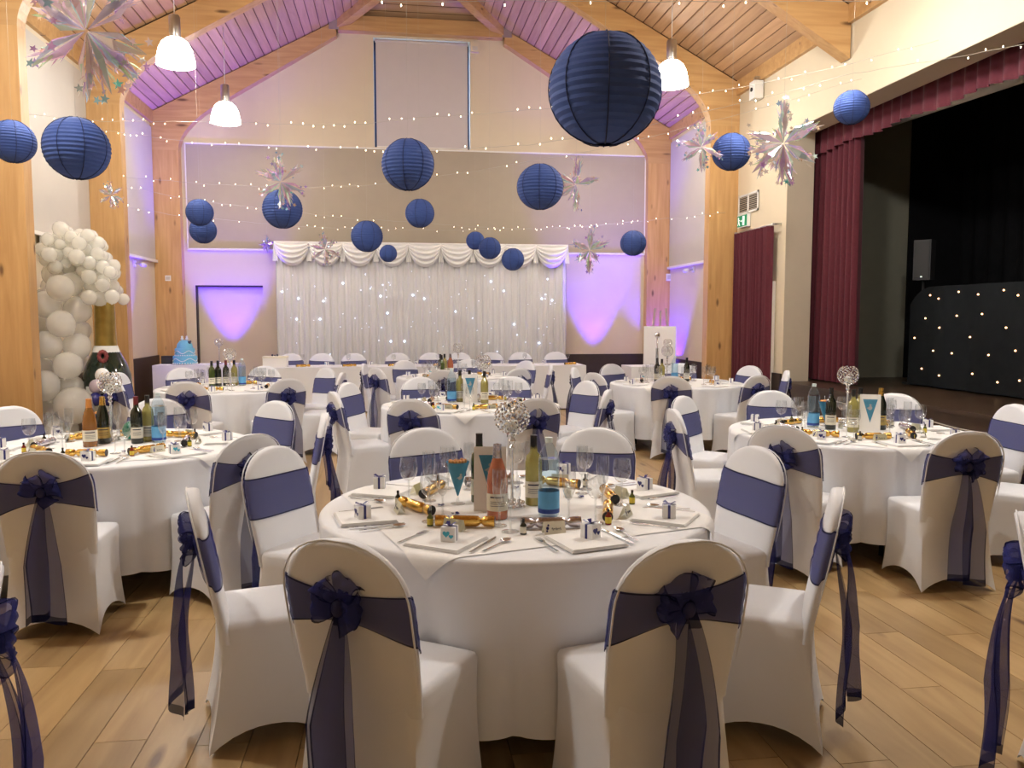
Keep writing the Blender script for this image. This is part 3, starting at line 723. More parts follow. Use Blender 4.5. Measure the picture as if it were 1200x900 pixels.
# ================================================================ tableware
def mk(profile, n, mat, name, **k): return MB().lathe(profile, n, **k).mesh(name, mat, True, 50)
WINE = [('bowl', mk([(.004, .098), (.018, .102), (.032, .118), (.039, .142), (.039, .165), (.034, .200)], 18, 'glass', 'bowl')),
        ('stem', mk([(.0045, .100), (.0038, .06), (.004, .012), (.012, .005)], 8, 'glass', 'stem')), ('foot', mk([(.012, .006), (.034, .0025), (.035, .0), (.001, .0)], 16, 'glass', 'foot'))]
FLUTE = [('bowl', mk([(.004, .085), (.014, .095), (.024, .125), (.028, .165), (.026, .222)], 16, 'glass', 'bowl')),
         ('stem', mk([(.0045, .090), (.0038, .05), (.004, .012), (.011, .005)], 8, 'glass', 'stem')), ('foot', mk([(.011, .006), (.030, .0025), (.031, .0), (.001, .0)], 16, 'glass', 'foot'))]
def fork_mesh():
    m = MB(); pts = [(-.003, 0), (.003, 0), (.0045, -.03), (.004, .05)]
    m.prism([(-.0055, -.095), (.0055, -.095), (.004, -.02), (.003, .02), (.011, .045), (.011, .055), (-.011, .055), (-.011, .045), (-.003, .02), (-.004, -.02)], .001, .0035)
    for i in range(4): x = -.0095+i*.0063; m.prism([(x-.0016, .054), (x+.0016, .054), (x+.001, .095), (x-.001, .095)], .001, .0035)
    return m.mesh('fork', 'silver', False)
def knife_mesh():
    return MB().prism([(-.006, -.11), (.006, -.11), (.0065, -.02), (.006, 0), (.0095, .02), (.009, .08), (.003, .108), (-.004, .11), (-.005, 0), (-.006, -.02)], .001, .004).mesh('knife', 'silver', False)
def spoon_mesh():
    m = MB(); m.prism([(-.005, -.09), (.005, -.09), (.003, .02), (.004, .045), (-.004, .045), (-.003, .02)], .001, .0035)
    m.grid(lambda u, v: Vector((.019*v*math.cos(u), .066+.028*v*math.sin(u), .002+.006*v*v)), [2*PI*i/14 for i in range(14)], (.01, .4, .75, 1), 0, True)
    return m.mesh('spoon', 'silver', True, 40)
FORK, KNIFE, SPOON = fork_mesh(), knife_mesh(), spoon_mesh()
def napkin_mesh(seed):
    r = random.Random(seed); m = MB()
    for k in range(3):
        z = .0005+k*.0032; h = .113-.003*k
        def fn(u, v, h=h, z=z, k=k): return Vector((u*h, v*h, z+.0028+.0006*math.sin(u*3+k+seed)*math.cos(v*2)))
        us = lin(-1, 1, 7); m.grid(fn, us, us)
        ol = [(-h, -h), (h, -h), (h, h), (-h, h)]; m.prism(ol, z, z+.0024)
    return m.mesh('napkin', 'napkin_white', True, 40)
NAPS = [napkin_mesh(k) for k in range(3)]; NAPZ = .0102
def heart(w, o, M, mi=0):
    pts = []
    for i in range(20):
        t = 2*PI*i/20; pts.append((o[0]+w*16*math.sin(t)**3/32, o[1]+w*(13*math.cos(t)-5*math.cos(2*t)-2*math.cos(3*t)-math.cos(4*t))/32))
    return pts
def box_kit(hearts):
    s = .026; b = MB().box(-s, s, -s, s, 0, 2*s).mesh('box_body', 'box_white', False)
    rb = MB().box(-.005, .005, -s-.0008, s+.0008, -.0, 2*s+.0012).box(-s-.0008, s+.0008, -.005, .005, 0.0, 2*s+.001) if hearts is None else MB().box(-.005, .005, -s-.0008, s+.0008, 0, 2*s+.0012)
    rbm = rb.mesh('ribbon', 'ribbon_navy', False)
    bw_ = MB()
    for a in (.5, 2.4, 3.6, 5.8):
        d = Vector((math.cos(a), math.sin(a), 0)); p = Vector((-d.y, d.x, 0))
        bw_.add([Vector((0, 0, 2*s))-p*.004, d*.028+p*-.008+Vector((0, 0, 2*s+.012)), d*.028+p*.008+Vector((0, 0, 2*s+.009)), Vector((0, 0, 2*s))+p*.004], [(0, 1, 2, 3)])
    parts = [('box_body', b), ('ribbon', rbm), ('ribbon_bow', bw_.mesh('ribbon_bow', 'ribbon_navy', False))]
    if hearts:
        h = MB()
        for sx, M in ((1, Matrix.Translation((s+.0006, 0, s)) @ Matrix.Rotation(PI/2, 4, 'Z') @ Matrix.Rotation(PI/2, 4, 'X')), (-1, Matrix.Translation((-s-.0006, 0, s)) @ Matrix.Rotation(-PI/2, 4, 'Z') @ Matrix.Rotation(PI/2, 4, 'X'))):
            for w, o in ((.026, (-.006, .003)), (.017, (.012, -.006))): h.prism(heart(w, o, None), -.0006, .0006, 0, M)
        parts[0] = ('box_body', b, [('heart_print', h.mesh('heart_print', hearts, False))])
    return parts
BOXES = [box_kit('ribbon_navy'), box_kit(None), box_kit('heart_blue')]
def cracker_kit(mat):
    b = MB()
    prof = [(.0, -.115), (.021, -.115), (.022, -.105), (.020, -.075), (.009, -.062), (.020, -.05), (.0215, -.04), (.0215, .04), (.020, .05), (.009, .062), (.020, .075), (.022, .105), (.021, .115), (.0, .115)]
    M = Matrix.Translation((0, 0, .0225)) @ Matrix.Rotation(PI/2, 4, 'Y')
    b.lathe([(max(r, .0005), z) for r, z in prof], 16, 0, (0, 0, 0), M)
    bd = MB()
    for s in (-1, 1):
        bd.lathe([(.0096, s*.062-.003), (.0105, s*.062), (.0096, s*.062+.003)], 12, 0, (0, 0, 0), M)
        bd.lathe([(.0215, s*.1155), (.001, s*.1155)], 14, 1, (0, 0, 0), M)
    return [('cracker_tube', b.mesh('cracker_tube', mat, True, 40)), ('cracker_tie', bd.mesh('cracker_tie', [mat, 'capsule_black'], True, 40))]
GOLD, SILV = cracker_kit('gold_foil'), cracker_kit('silver_foil')
def card_kit():
    m = MB(); w, h = .042, .045
    m.add([(-w, -.018, 0), (w, -.018, 0), (w, 0, h), (-w, 0, h), (-w, .018, 0), (w, .018, 0)], [(0, 1, 2, 3), (3, 2, 5, 4), (3, 2, 1, 0), (4, 5, 2, 3)])
    k = MB(); r = random.Random(3); q = []
    pt = lambda x, t: Vector((x, -.018+.018*t-.0012, h*t))
    k.tube([pt(-.012+.036*i/14, .42+.13*math.sin(i*2.1)*(.6+.4*math.sin(i))) for i in range(15)], .0009, 4)
    bd = MB()
    for dx, dt, r_ in ((-.028, .5, .006), (-.024, .72, .004), (-.031, .28, .004)): bd.add([pt(dx+r_*math.cos(a), dt+r_/h*math.sin(a)) for a in [2*PI*i/7 for i in range(7)]], [tuple(range(7))])
    return [('folded_card', m.mesh('folded_card', 'card_ivory', False), [('handwriting', k.mesh('handwriting', 'ink'))]), ('corner_motif', bd.mesh('corner_motif', 'ribbon_navy', False))]
CARD = card_kit()
def mini_kit(glass, lab):
    return [('bottle_glass', mk([(.001, 0), (.0125, 0), (.0125, .034), (.005, .044), (.005, .052)], 12, glass, 'bottle_glass')), ('bottle_cap', mk([(.0056, .05), (.0056, .061), (.001, .061)], 10, 'capsule_black', 'bottle_cap')),
            ('bottle_label', mk([(.0128, .006), (.0128, .030)], 12, lab, 'bottle_label'))]
MINIS = [mini_kit('mini_red', 'label_yellow'), mini_kit('mini_green', 'label_yellow'), mini_kit('bottle_dark', 'label_cream')]
def petal_mesh(seed):
    r = random.Random(seed); m = MB()
    for k in range(5):
        a = k*1.256+r.uniform(-.3, .3); d = Vector((math.cos(a), math.sin(a), 0)); p = Vector((-d.y, d.x, 0)); L = r.uniform(.012, .02)
        m.add([Vector((0, 0, .003)), d*L*.6+p*.008+Vector((0, 0, .008)), d*L+Vector((0, 0, .004+r.uniform(0, .008))), d*L*.6-p*.008+Vector((0, 0, .002))], [(0, 1, 2, 3)])
    return m.mesh('fabric_flower', 'petal_navy', True)
PET = [petal_mesh(k) for k in range(3)]
SURF = TZ+.0045
def polar(k, ar, r, tang=0):
    (cx, cy) = TABLES[k][0]; return (cx+r*math.cos(ar)-tang*math.sin(ar), cy+r*math.sin(ar)+tang*math.cos(ar))
for k in TABLES:
    nm = TABLES[k][2]; fine = k in (1, 2, 3, 7)
    for i, (ar, side) in enumerate(SEATS[k]):
        r = random.Random(k*100+i); w = '%s, %s' % (nm, side); face = ar-PI/2     # local +Y towards the rim
        def pl(kit, name, rr, t, rz, lb, cat, grp, z=SURF):
            x, y = polar(k, ar, rr, t); return put(kit, name, (x, y, z), rz, lb+', '+w, cat, grp+' on the '+nm)
        pl(NAPS[i % 3], 'napkin', .655, 0, face+r.uniform(-.12, .12), 'folded white napkin', 'napkin', 'napkins')
        bk = (0, 1, 0, 2, 1, 0, 1, 0)[(i+k) % 8] if k != 1 else (2, 0, 1, 0, 0, 1, 1, 0)[i]
        pl(BOXES[bk], 'favour_box', .655+r.uniform(-.03, .05), r.uniform(-.03, .03), face+PI/2+r.uniform(-.5, .5), 'white favour box with navy ribbon', 'box', 'favour boxes', SURF+NAPZ)
        # diner faces the centre: their right hand is at +tang rotated; glasses top right
        pl(WINE, 'wine_glass', .43+r.uniform(-.012, .012), .16+r.uniform(-.008, .008), 0, 'empty wine glass', 'glass', 'wine glasses')
        pl(FLUTE, 'champagne_flute', .365+r.uniform(-.01, .01), .085+r.uniform(-.008, .008), 0, 'empty champagne flute', 'glass', 'champagne flutes')
        if fine:
            pl(FORK, 'fork', .64, -.145, face+PI+r.uniform(-.1, .1), 'steel fork', 'fork', 'forks')
            pl(KNIFE, 'knife', .64, .14, face+PI+r.uniform(-.1, .1), 'steel knife', 'knife', 'knives')
            pl(SPOON, 'spoon', .63, .185, face+PI+r.uniform(-.15, .15), 'steel spoon', 'spoon', 'spoons')
            pl(GOLD if (i*3+k) % 4 else SILV, 'party_cracker', .43, -.05+r.uniform(-.02, .02), face+r.uniform(-.35, .35), 'shiny foil party cracker', 'cracker', 'party crackers')
            pl(CARD, 'place_card', .50, -.04+r.uniform(-.02, .02), face+PI+PI+r.uniform(-.15, .15)+PI, 'folded ivory place card', 'card', 'place cards')
            pl(MINIS[(i+k) % 3], 'miniature_bottle', .47, -.175+r.uniform(-.02, .02), r.uniform(0, 6), 'miniature spirit bottle', 'bottle', 'miniature bottles')
        elif i % 2 == 0:
            pl(GOLD, 'party_cracker', .44, -.05, face+r.uniform(-.3, .3), 'shiny foil party cracker', 'cracker', 'party crackers')
            pl(CARD, 'place_card', .515, -.03, face+PI, 'folded ivory place card', 'card', 'place cards')
    for i in range(5 if fine else 3):
        r = random.Random(k*57+i); a = r.uniform(0, 6.28); rr = r.uniform(.30, .34); x, y = TABLES[k][0][0]+rr*math.cos(a), TABLES[k][0][1]+rr*math.sin(a)
        put(PET[i % 3], 'fabric_flower', (x, y, SURF), a, 'tiny navy fabric flower scattered at the centre of the '+nm, 'flower', 'navy table flowers on the '+nm)

# ---------------------------------------------------------------- bottles, centrepieces
CENT = {k: [] for k in TABLES}
def centre(k, q, rad_, fn): CENT[k].append([q.x-TABLES[k][0][0], q.y-TABLES[k][0][1], rad_, fn])
def settle():
    # nudge the centre things of each table apart and keep them inside the ring of glasses
    for k, it in CENT.items():
        for _ in range(200):
            for i in range(len(it)):
                for j in range(i):
                    a, b = it[i], it[j]; dx, dy = a[0]-b[0], a[1]-b[1]; d = math.hypot(dx, dy)+1e-6; g = a[2]+b[2]+.004-d
                    if g > 0:
                        ux, uy = (dx/d, dy/d) if d > .004 else (1, 0)
                        a[0] += ux*g/2; a[1] += uy*g/2; b[0] -= ux*g/2; b[1] -= uy*g/2
            for a in it:
                d = math.hypot(a[0], a[1]); m_ = .30-a[2]
                if d > m_: a[0] *= m_/d; a[1] *= m_/d
        for a in it: a[3](TABLES[k][0][0]+a[0], TABLES[k][0][1]+a[1])
def wine_kit(glass, lab, cap, bub=False):
    if bub: prof = [(.001, 0), (.040, 0), (.043, .006), (.043, .15), (.036, .195), (.019, .245), (.0155, .29), (.0165, .30), (.001, .302)]
    else: prof = [(.001, 0), (.034, 0), (.0372, .005), (.0372, .185), (.032, .212), (.0165, .232), (.014, .29), (.0148, .30), (.001, .301)]
    body = mk(prof, 20, glass, 'bottle_glass')
    cz0 = .215 if bub else .240
    capm = mk([(r+.0006, z) for r, z in prof if z > cz0 and r > .002]+[(.001, .3035)], 16, cap, 'capsule')
    if not bub: capm = mk([(.0160, .243), (.0148, .29), (.0156, .302), (.001, .3035)], 16, cap, 'capsule')
    L = MB(); R0 = .0434 if bub else .0376
    us = [2*PI*i/20 for i in range(20)]
    L.grid(lambda u, v: Vector((R0*math.cos(u), R0*math.sin(u), v)), us[:12], (.035, .105), 0)
    text = MB()
    for z, h in ((.088, .006), (.072, .002), (.064, .002), (.055, .002)):
        text.grid(lambda u, v, z=z, h=h: Vector(((R0+.0004)*math.cos(u), (R0+.0004)*math.sin(u), z+v*h)), lin(1.0, 2.4, 8), (0, 1), 0)
    return [('bottle_glass', body), ('capsule', capm), ('bottle_label', L.mesh('bottle_label', lab), [('label_print', text.mesh('label_print', 'ink'))])]
def water_kit():
    prof = [(.001, .0), (.038, .0), (.043, .008), (.043, .10), (.044, .11)]
    for i in range(9): z = .115+i*.012; prof += [(.0415, z), (.0440, z+.006)]
    prof += [(.043, .228), (.036, .262), (.020, .292), (.0135, .302), (.0135, .312)]
    b = mk(prof, 22, 'glass_water', 'bottle_plastic')
    wtr = mk([(.001, .003), (.0415, .004), (.0420, .22), (.040, .235), (.001, .236)], 20, 'glass_water', 'water')
    l1 = mk([(.0442, .02), (.0442, .105)], 22, 'label_blue', 'bottle_label'); l2 = mk([(.0445, .016), (.0445, .034)], 22, 'label_navy', 'label_stripe')
    c = mk([(.0152, .302), (.0155, .322), (.001, .323)], 14, 'cap_white', 'bottle_cap')
    txt = MB()
    for k in range(5): txt.grid(lambda u, v, k=k: Vector((.0446*math.cos(u), .0446*math.sin(u), .074+v*.012)), lin(4.2+k*.2, 4.32+k*.2, 3), (0, 1))
    return [('bottle_plastic', b), ('water', wtr), ('bottle_label', l1, [('label_stripe', l2), ('label_print', txt.mesh('label_print', 'cap_white'))]), ('bottle_cap', c)]
KITS = {'red': (wine_kit('bottle_dark', 'label_cream', 'capsule_black'), 'dark red wine bottle with cream label'), 'redr': (wine_kit('bottle_dark', 'label_cream', 'capsule_red'), 'dark wine bottle with red capsule'),
        'white': (wine_kit('bottle_white_wine', 'label_cream', 'capsule_black'), 'pale white wine bottle with black capsule'), 'green': (wine_kit('bottle_green', 'label_cream', 'capsule_black'), 'green glass wine bottle'),
        'rose': (wine_kit('bottle_rose', 'label_cream', 'silver_foil', True), 'pink sparkling rosé bottle with silver foil neck'), 'amber': (wine_kit('bottle_amber', 'label_cream', 'capsule_orange', True), 'amber rosé bottle with orange capsule'),
        'champ': (wine_kit('bottle_dark', 'label_gold', 'gold_foil', True), 'dark champagne bottle with gold foil neck'), 'water': (water_kit(), 'ribbed clear water bottle with blue label')}
BOT = [('rose', 1, 571, 612), ('water', 1, 643, 604), ('white', 1, 624, 591), ('green', 1, 559, 588),
       ('amber', 2, 106, 523), ('champ', 2, 122, 519), ('redr', 2, 162, 519), ('white', 2, 173, 517), ('water', 2, 188, 518),
       ('water', 3, 523, 468), ('white', 3, 537, 470), ('red', 3, 546, 466), ('white', 3, 567, 472),
       ('green', 4, 239, 452), ('red', 4, 244, 450), ('redr', 4, 264, 450), ('white', 4, 275, 451), ('water', 4, 284, 450),
       ('red', 5, 487, 438), ('rose', 5, 500, 438), ('white', 5, 511, 439), ('green', 5, 517, 442),
       ('red', 6, 755, 447), ('white', 6, 765, 450), ('water', 6, 789, 446), ('red', 6, 812, 446),
       ('water', 7, 948, 500), ('red', 7, 973, 503), ('white', 7, 1000, 506), ('white', 7, 1007, 503), ('champ', 7, 1034, 503)]
EXTRA = {('white', 3, 567): ', beside the tall card', ('white', 3, 537): ', beside the water bottle', ('red', 6, 755): ', beside the white wine', ('red', 6, 812): ', apart from the others', ('white', 7, 1000): ', beside the candle holder', ('white', 7, 1007): ', behind the tall card'}
for key, k, bx_, by_ in BOT:
    q = at_z(bx_, by_, SURF); c = TABLES[k][0]; kit, lb = KITS[key]
    centre(k, q, .045, lambda X, Y, kit=kit, lb=lb, key=key, k=k, bx_=bx_: put(kit, 'water_bottle' if key == 'water' else 'wine_bottle', (X, Y, SURF), math.atan2(-Y, -X)-1.7, (key+' wine bottle' if (key, k, bx_) in EXTRA else lb)+' on the '+TABLES[k][2]+EXTRA.get((key, k, bx_), ''), 'bottle', 'bottles on the '+TABLES[k][2]))
def globe_kit(seed):
    st = mk([(.001, 0), (.055, 0), (.055, .006), (.02, .014), (.009, .03), (.006, .05), (.006, .25), (.014, .258), (.006, .268), (.016, .285), (.008, .30), (.02, .315), (.03, .322)], 16, 'crystal', 'stem')
    g = MB(); r = .072; c = Vector((0, 0, .385)); n = 150
    for i in range(n):
        z = 1-2*(i+.5)/n; 
        if z > .86 or z < -.93: continue
        a = i*2.39996; q = Vector((math.sqrt(1-z*z)*math.cos(a), math.sqrt(1-z*z)*math.sin(a), z)); t = q.cross(Vector((0, 0, 1))).normalized(); b = q.cross(t); p = c+q*r; s = .0088
        g.add([p+q*.006, p+t*s, p+b*s, p-t*s, p-b*s, p-q*.003], [(0, 1, 2), (0, 2, 3), (0, 3, 4), (0, 4, 1), (5, 2, 1), (5, 3, 2), (5, 4, 3), (5, 1, 4)])
    cup = mk([(.001, .325), (.028, .326), (.033, .40)], 14, 'glass', 'candle_cup'); can = mk([(.001, .328), (.026, .328), (.026, .372), (.001, .374)], 14, 'candle_white', 'candle')
    bead = MB()
    for i in range(10): a = 2*PI*i/10; bead.sphere(.011, (.045*math.cos(a), .045*math.sin(a), .018), 8, 5)
    return [('stem', st, [('bead_ring', bead.mesh('bead_ring', 'crystal'))]), ('crystal_globe', g.mesh('crystal_globe', 'crystal', False)), ('candle_cup', cup), ('candle', can)]
GK = globe_kit(1)
for k, (gx, gy) in {1: (601, 594), 2: (134, 516), 3: (556, 466), 4: (257, 449), 5: (537, 440), 6: (777, 446), 7: (992, 500)}.items():
    q = at_z(gx, gy, SURF); centre(k, q, .058, lambda X, Y, k=k: put(GK, 'candle_holder', (X, Y, SURF), 0, 'crystal globe candle holder on a tall stem, '+TABLES[k][2], 'candle holder', 'crystal candle holders'))
def bird(M, s):
    m = MB(); a = [2*PI*i/16 for i in range(16)]
    m.prism([(.0+.30*s*math.cos(t)+.05*s*math.sin(t), .32*s*math.sin(t)-.05*s) for t in a], -.0004, .0006, 0, M)
    m.prism([(.02*s+.17*s*math.cos(t), .42*s+.17*s*math.sin(t)) for t in a], -.0004, .0006, 0, M)
    m.prism([(.16*s, .40*s), (.36*s, .34*s), (.16*s, .46*s)], -.0004, .0008, 0, M)
    m.prism([(-.25*s, .1*s), (-.55*s, -.1*s), (-.2*s, -.12*s)], -.0004, .0006, 0, M)
    return m
def cone_kit():
    foot = mk([(.001, 0), (.032, 0), (.031, .003), (.008, .008), (.004, .03), (.004, .05)], 14, 'glass', 'foot')
    c = mk([(.003, .035), (.051, .185), (.050, .185), (.003, .04)], 20, 'pennant_blue', 'paper_cone')
    sw = MB(); r = random.Random(2)
    for i in range(9): a = i*.7; q = r.uniform(.01, .035); sw.sphere(.010, (q*math.cos(a), q*math.sin(a), .186), 8, 5, 0)
    b = MB()
    for ang in (PI*1.5, PI*.5):
        tilt = math.atan(.048/.15); rr = .003+.048*.58
        M = Matrix.Rotation(ang+PI/2, 4, 'Z') @ Matrix.Translation((0, -rr-.0045, .035+.15*.58)) @ Matrix.Rotation(PI/2+tilt, 4, 'X')
        bb = bird(M, .03); b.add(bb.v, bb.f)
    st = MB().tube([(0, .005, .18), (0, .008, .225)], .0015, 5).mesh('stick', 'cap_white')
    return [('foot', foot), ('paper_cone', c, [('bird_print', b.mesh('bird_print', 'bird_grey', False))]), ('sweets', sw.mesh('sweets', 'sweet_orange')), ('stick', st)]
CONE = cone_kit()
for k, cx_, cy_ in ((1, 537, 590), (2, 93, 514), (7, 955, 497)):
    q = at_z(cx_, cy_, SURF); centre(k, q, .052, lambda X, Y, k=k: put(CONE, 'sweet_cone', (X, Y, SURF), .25, 'blue printed paper cone of sweets on a glass foot, '+TABLES[k][2], 'cone', 'sweet cones'))
def menu_kit():
    w, h, th = .068, .27, .004; M = Matrix.Rotation(rad(-8), 4, 'X')
    b = MB().box(-w, w, 0, th, 0, h, 0, M).mesh('card_board', 'card_white', False)
    foot = MB().box(-.03, .03, -.02, .045, 0, .004).add([(-.02, .004, .0), (.02, .004, 0), (.02, .06, 0), (-.02, .06, 0), (-.02, .022, .12), (.02, .022, .12)], [(3, 2, 5, 4), (0, 3, 4), (1, 5, 2)]).mesh('card_strut', 'card_white', False)
    t = MB(); t.add([M @ Vector(q) for q in ((-.048, -.001, .235), (.048, -.001, .235), (0, -.001, .07))], [(2, 1, 0)])
    bb = bird(M @ Matrix.Translation((0, -.0014, .175)) @ Matrix.Rotation(PI/2, 4, 'X'), .045)
    return [('card_board', b, [('pennant_print', t.mesh('pennant_print', 'pennant_blue', False)), ('bird_print', bb.mesh('bird_print', 'bird_grey', False))]), ('card_strut', foot)]
MENU = menu_kit()
for k, x_, y_, rz in ((1, 576, 601, -.15), (3, 553, 470, -.1), (7, 1018, 507, -.5)):
    q = at_z(x_, y_, SURF); centre(k, q, .062, lambda X, Y, k=k, rz=rz: put(MENU, 'menu_card', (X, Y, SURF), rz, 'tall white card printed with a blue pennant, '+TABLES[k][2], 'card', 'tall pennant cards'))
SALT = [('shaker_glass', mk([(.001, 0), (.02, 0), (.021, .01), (.016, .04), (.013, .055)], 14, 'glass', 'shaker_glass')), ('salt', mk([(.001, .003), (.018, .004), (.014, .035), (.001, .036)], 12, 'card_ivory', 'salt')), ('shaker_lid', mk([(.014, .054), (.014, .066), (.001, .072)], 12, 'silver', 'shaker_lid'))]
for k, x_, y_ in ((1, 675, 581), (7, 985, 502), (3, 590, 462)):
    q = at_z(x_, y_, SURF); centre(k, q, .022, lambda X, Y, k=k: put(SALT, 'salt_shaker', (X, Y, SURF), 0, 'small glass salt shaker on the '+TABLES[k][2], 'shaker', 'salt shakers'))
NAP2 = MB()
q = at_z(147, 515, SURF); centre(2, q, .056, lambda X, Y: put([('balloon_skin', MB().sphere(.055, (0, 0, .062), 18, 12, 0, 1.12).mesh('balloon_skin', 'balloon_green'))], 'balloon', (X, Y, SURF), 0, 'small green balloon lying on the table by the giant bottle', 'balloon'))
settle()
# head table settings
for i in range(14):
    x = HT[0]+.25+i*(HT[1]-HT[0]-.5)/13
    w = '%s along the head table from the cake end' % ['first', 'second', 'third', 'fourth', 'fifth', 'sixth', 'seventh', 'eighth', 'ninth', 'tenth', 'eleventh', 'twelfth', 'thirteenth', 'fourteenth'][i]
    if i % 2 == 0: put(NAPS[i % 3], 'napkin', (x, 14.28, .7575), .1*i, 'folded white napkin, '+w, 'napkin', 'head table napkins'); put(BOXES[i % 3], 'favour_box', (x, 14.28, .7575+NAPZ), .3*i, 'white favour box with navy ribbon, '+w, 'box', 'head table boxes')
    else: put(WINE, 'wine_glass', (x, 14.1, .7575), 0, 'empty wine glass, '+w, 'glass', 'head table glasses'); put(GOLD, 'party_cracker', (x+.02, 13.95, .7575), .4, 'gold party cracker, '+w, 'cracker', 'head table crackers')
put([('box_body', MB().box(-.19, .19, -.13, .13, 0, .15).mesh('box_body', 'card_white', False)), ('box_lid', MB().box(-.195, .195, -.135, .135, .15, .18).mesh('box_lid', 'card_ivory', False)),
     ('lid_ornament', MB().sphere(.018, (-.05, 0, .195), 8, 6).sphere(.018, (.03, 0, .195), 8, 6).sphere(.012, (-.01, 0, .192), 8, 6).mesh('lid_ornament', 'cake_dark'))], 'card_box', (HT[0]+.2, 14.0, .7575), 0, 'cream lidded box at the cake end of the head table', 'box')
# cake
ck = []
ck.append(('cake_board', mk([(.001, 0), (.24, 0), (.24, .012), (.001, .012)], 28, 'silver', 'cake_board')))
for r_, z0, z1 in ((.20, .012, .15), (.165, .15, .28)):
    tm = mk([(.001, z0), (r_, z0), (r_, z1-.01), (r_-.01, z1), (.001, z1)], 28, 'cake_blue', 'cake_tier')
    dots = MB()
    for i in range(28): a = 2*PI*i/28; dots.sphere(.012, (r_*math.cos(a), r_*math.sin(a), z0+.01), 6, 4)
    zig = MB().tube([(1.01*r_*math.cos(a), 1.01*r_*math.sin(a), (z0+z1)/2+.025*math.sin(a*5)) for a in lin(0, 2*PI, 60)], .006, 5)
    ck.append(('cake_tier', tm, [('icing_beads', dots.mesh('icing_beads', 'icing_white')), ('icing_swirl', zig.mesh('icing_swirl', 'icing_white'))]))
ck.append(('cake_tier', mk([(.001, .28), (.14, .28), (.12, .36), (.08, .41), (.001, .425)], 24, 'cake_blue', 'cake_tier')))
tp = MB()
for x in (-.04, .04): tp.sphere(.026, (x, 0, .445), 10, 7).sphere(.019, (x, 0, .48), 10, 7)
ck.append(('cake_topper', tp.mesh('cake_topper', 'icing_white'))); ck.append(('topper_hat', MB().sphere(.016, (.10, .0, .40), 8, 5).sphere(.03, (.09, -.05, .38), 8, 5).mesh('topper_hat', 'cake_dark')))
q = at_z(217, 423, .757); put(ck, 'tiered_cake', (at_y(217, 423, 15.05).x, 15.05, .7575), 0, 'three-tier pale blue cake with white icing', 'cake')
put([('case', MB().box(-.10, .10, -.09, .09, 0, .14).mesh('case', 'plastic_black', False)), ('grille', MB().box(-.085, .085, -.094, -.09, .02, .12).mesh('grille', 'speaker_grey', False))], 'small_speaker', (-3.97, 15.27, .7575), .0, 'small black box speaker on the cake table', 'speaker')
q = at_y(257, 418, 15.0); put(GK, 'candle_holder', (q.x, 15.0, .7575), 0, 'crystal globe candle holder standing on the cake table', 'candle holder', 'crystal candle holders')
# gift table and easel
q = Vector((4.62, 13.5, .7575)); put(GK, 'candle_holder', q, 0, 'crystal globe candle holder on the gift table', 'candle holder', 'crystal candle holders')
put([('vase_glass', mk([(.001, 0), (.03, 0), (.03, .3), (.028, .3), (.027, .01)], 14, 'glass', 'vase_glass')), ('stems', MB().tube([(0, 0, .02), (0, .01, .5)], .012, 6).sphere(.05, (0, .01, .52), 10, 7).mesh('stems', 'silver'))], 'vase', (4.42, 13.45, .7575), 0, 'slim glass vase with silver stems on the gift table', 'vase')
ez = link('easel', None, None, (4.95, 14.9, 0), rad(-18)); tag(ez, 'wooden easel holding a blank white board by the corner column', 'easel')
for x0, x1 in ((-.28, -.10), (.28, .10)): link('leg', MB().tube([(x0, 0, 0), (x1, .09, 1.75)], .02, 6).mesh('leg', 'easel_wood'), ez)
link('leg', MB().tube([(0, .55, 0), (0, .12, 1.7)], .02, 6).mesh('leg', 'easel_wood'), ez); link('ledge', MB().box(-.3, .3, -.04, .04, .66, .69).mesh('ledge', 'easel_wood', False), ez)
bd = tag(link('display_board', MB().box(-.30, .30, -.016, 0, 0, .72, 0, Matrix.Rotation(rad(-3), 4, 'X')).mesh('display_board', 'card_white', False), None, (4.95-.012, 14.9-.02, .692), rad(-18)), 'blank white display board resting on the easel', 'board')

# ================================================================ paper lanterns
def lantern_meshes(dark):
    n = 40; prof = []
    for j in range(n+1):
        t = PI*(.045+.91*j/n); prof.append((math.sin(t)*.5*(1+(.014 if j % 2 else -.010)), -math.cos(t)*.5*.97))
    body = MB().lathe(prof, 32).mesh('paper_shell', 'lantern_navy', True, 12)
    fr = MB()
    for i in range(8):
        a = 2*PI*i/8+.2
        fr.tube([(math.cos(a)*math.sin(PI*(.045+.91*j/16))*.506, math.sin(a)*math.sin(PI*(.045+.91*j/16))*.506, -math.cos(PI*(.045+.91*j/16))*.492) for j in range(17)], .006, 4)
    frm = fr.mesh('seam_lines', 'lantern_rib')
    rim = MB()
    for z in (.478, -.478): rim.tube([(.075*math.cos(2*PI*i/16), .075*math.sin(2*PI*i/16), z) for i in range(16)], .006, 5, 0, True)
    return body, frm, rim.mesh('wire_rim', 'lantern_rib')
LB, LF, LR = lantern_meshes(0)
THREAD = MB().tube([(0, 0, 0), (0, 0, 1)], .0007, 4).mesh('thread', 'wire_clear')
def hang_to(x): return roof_z(x)-.005
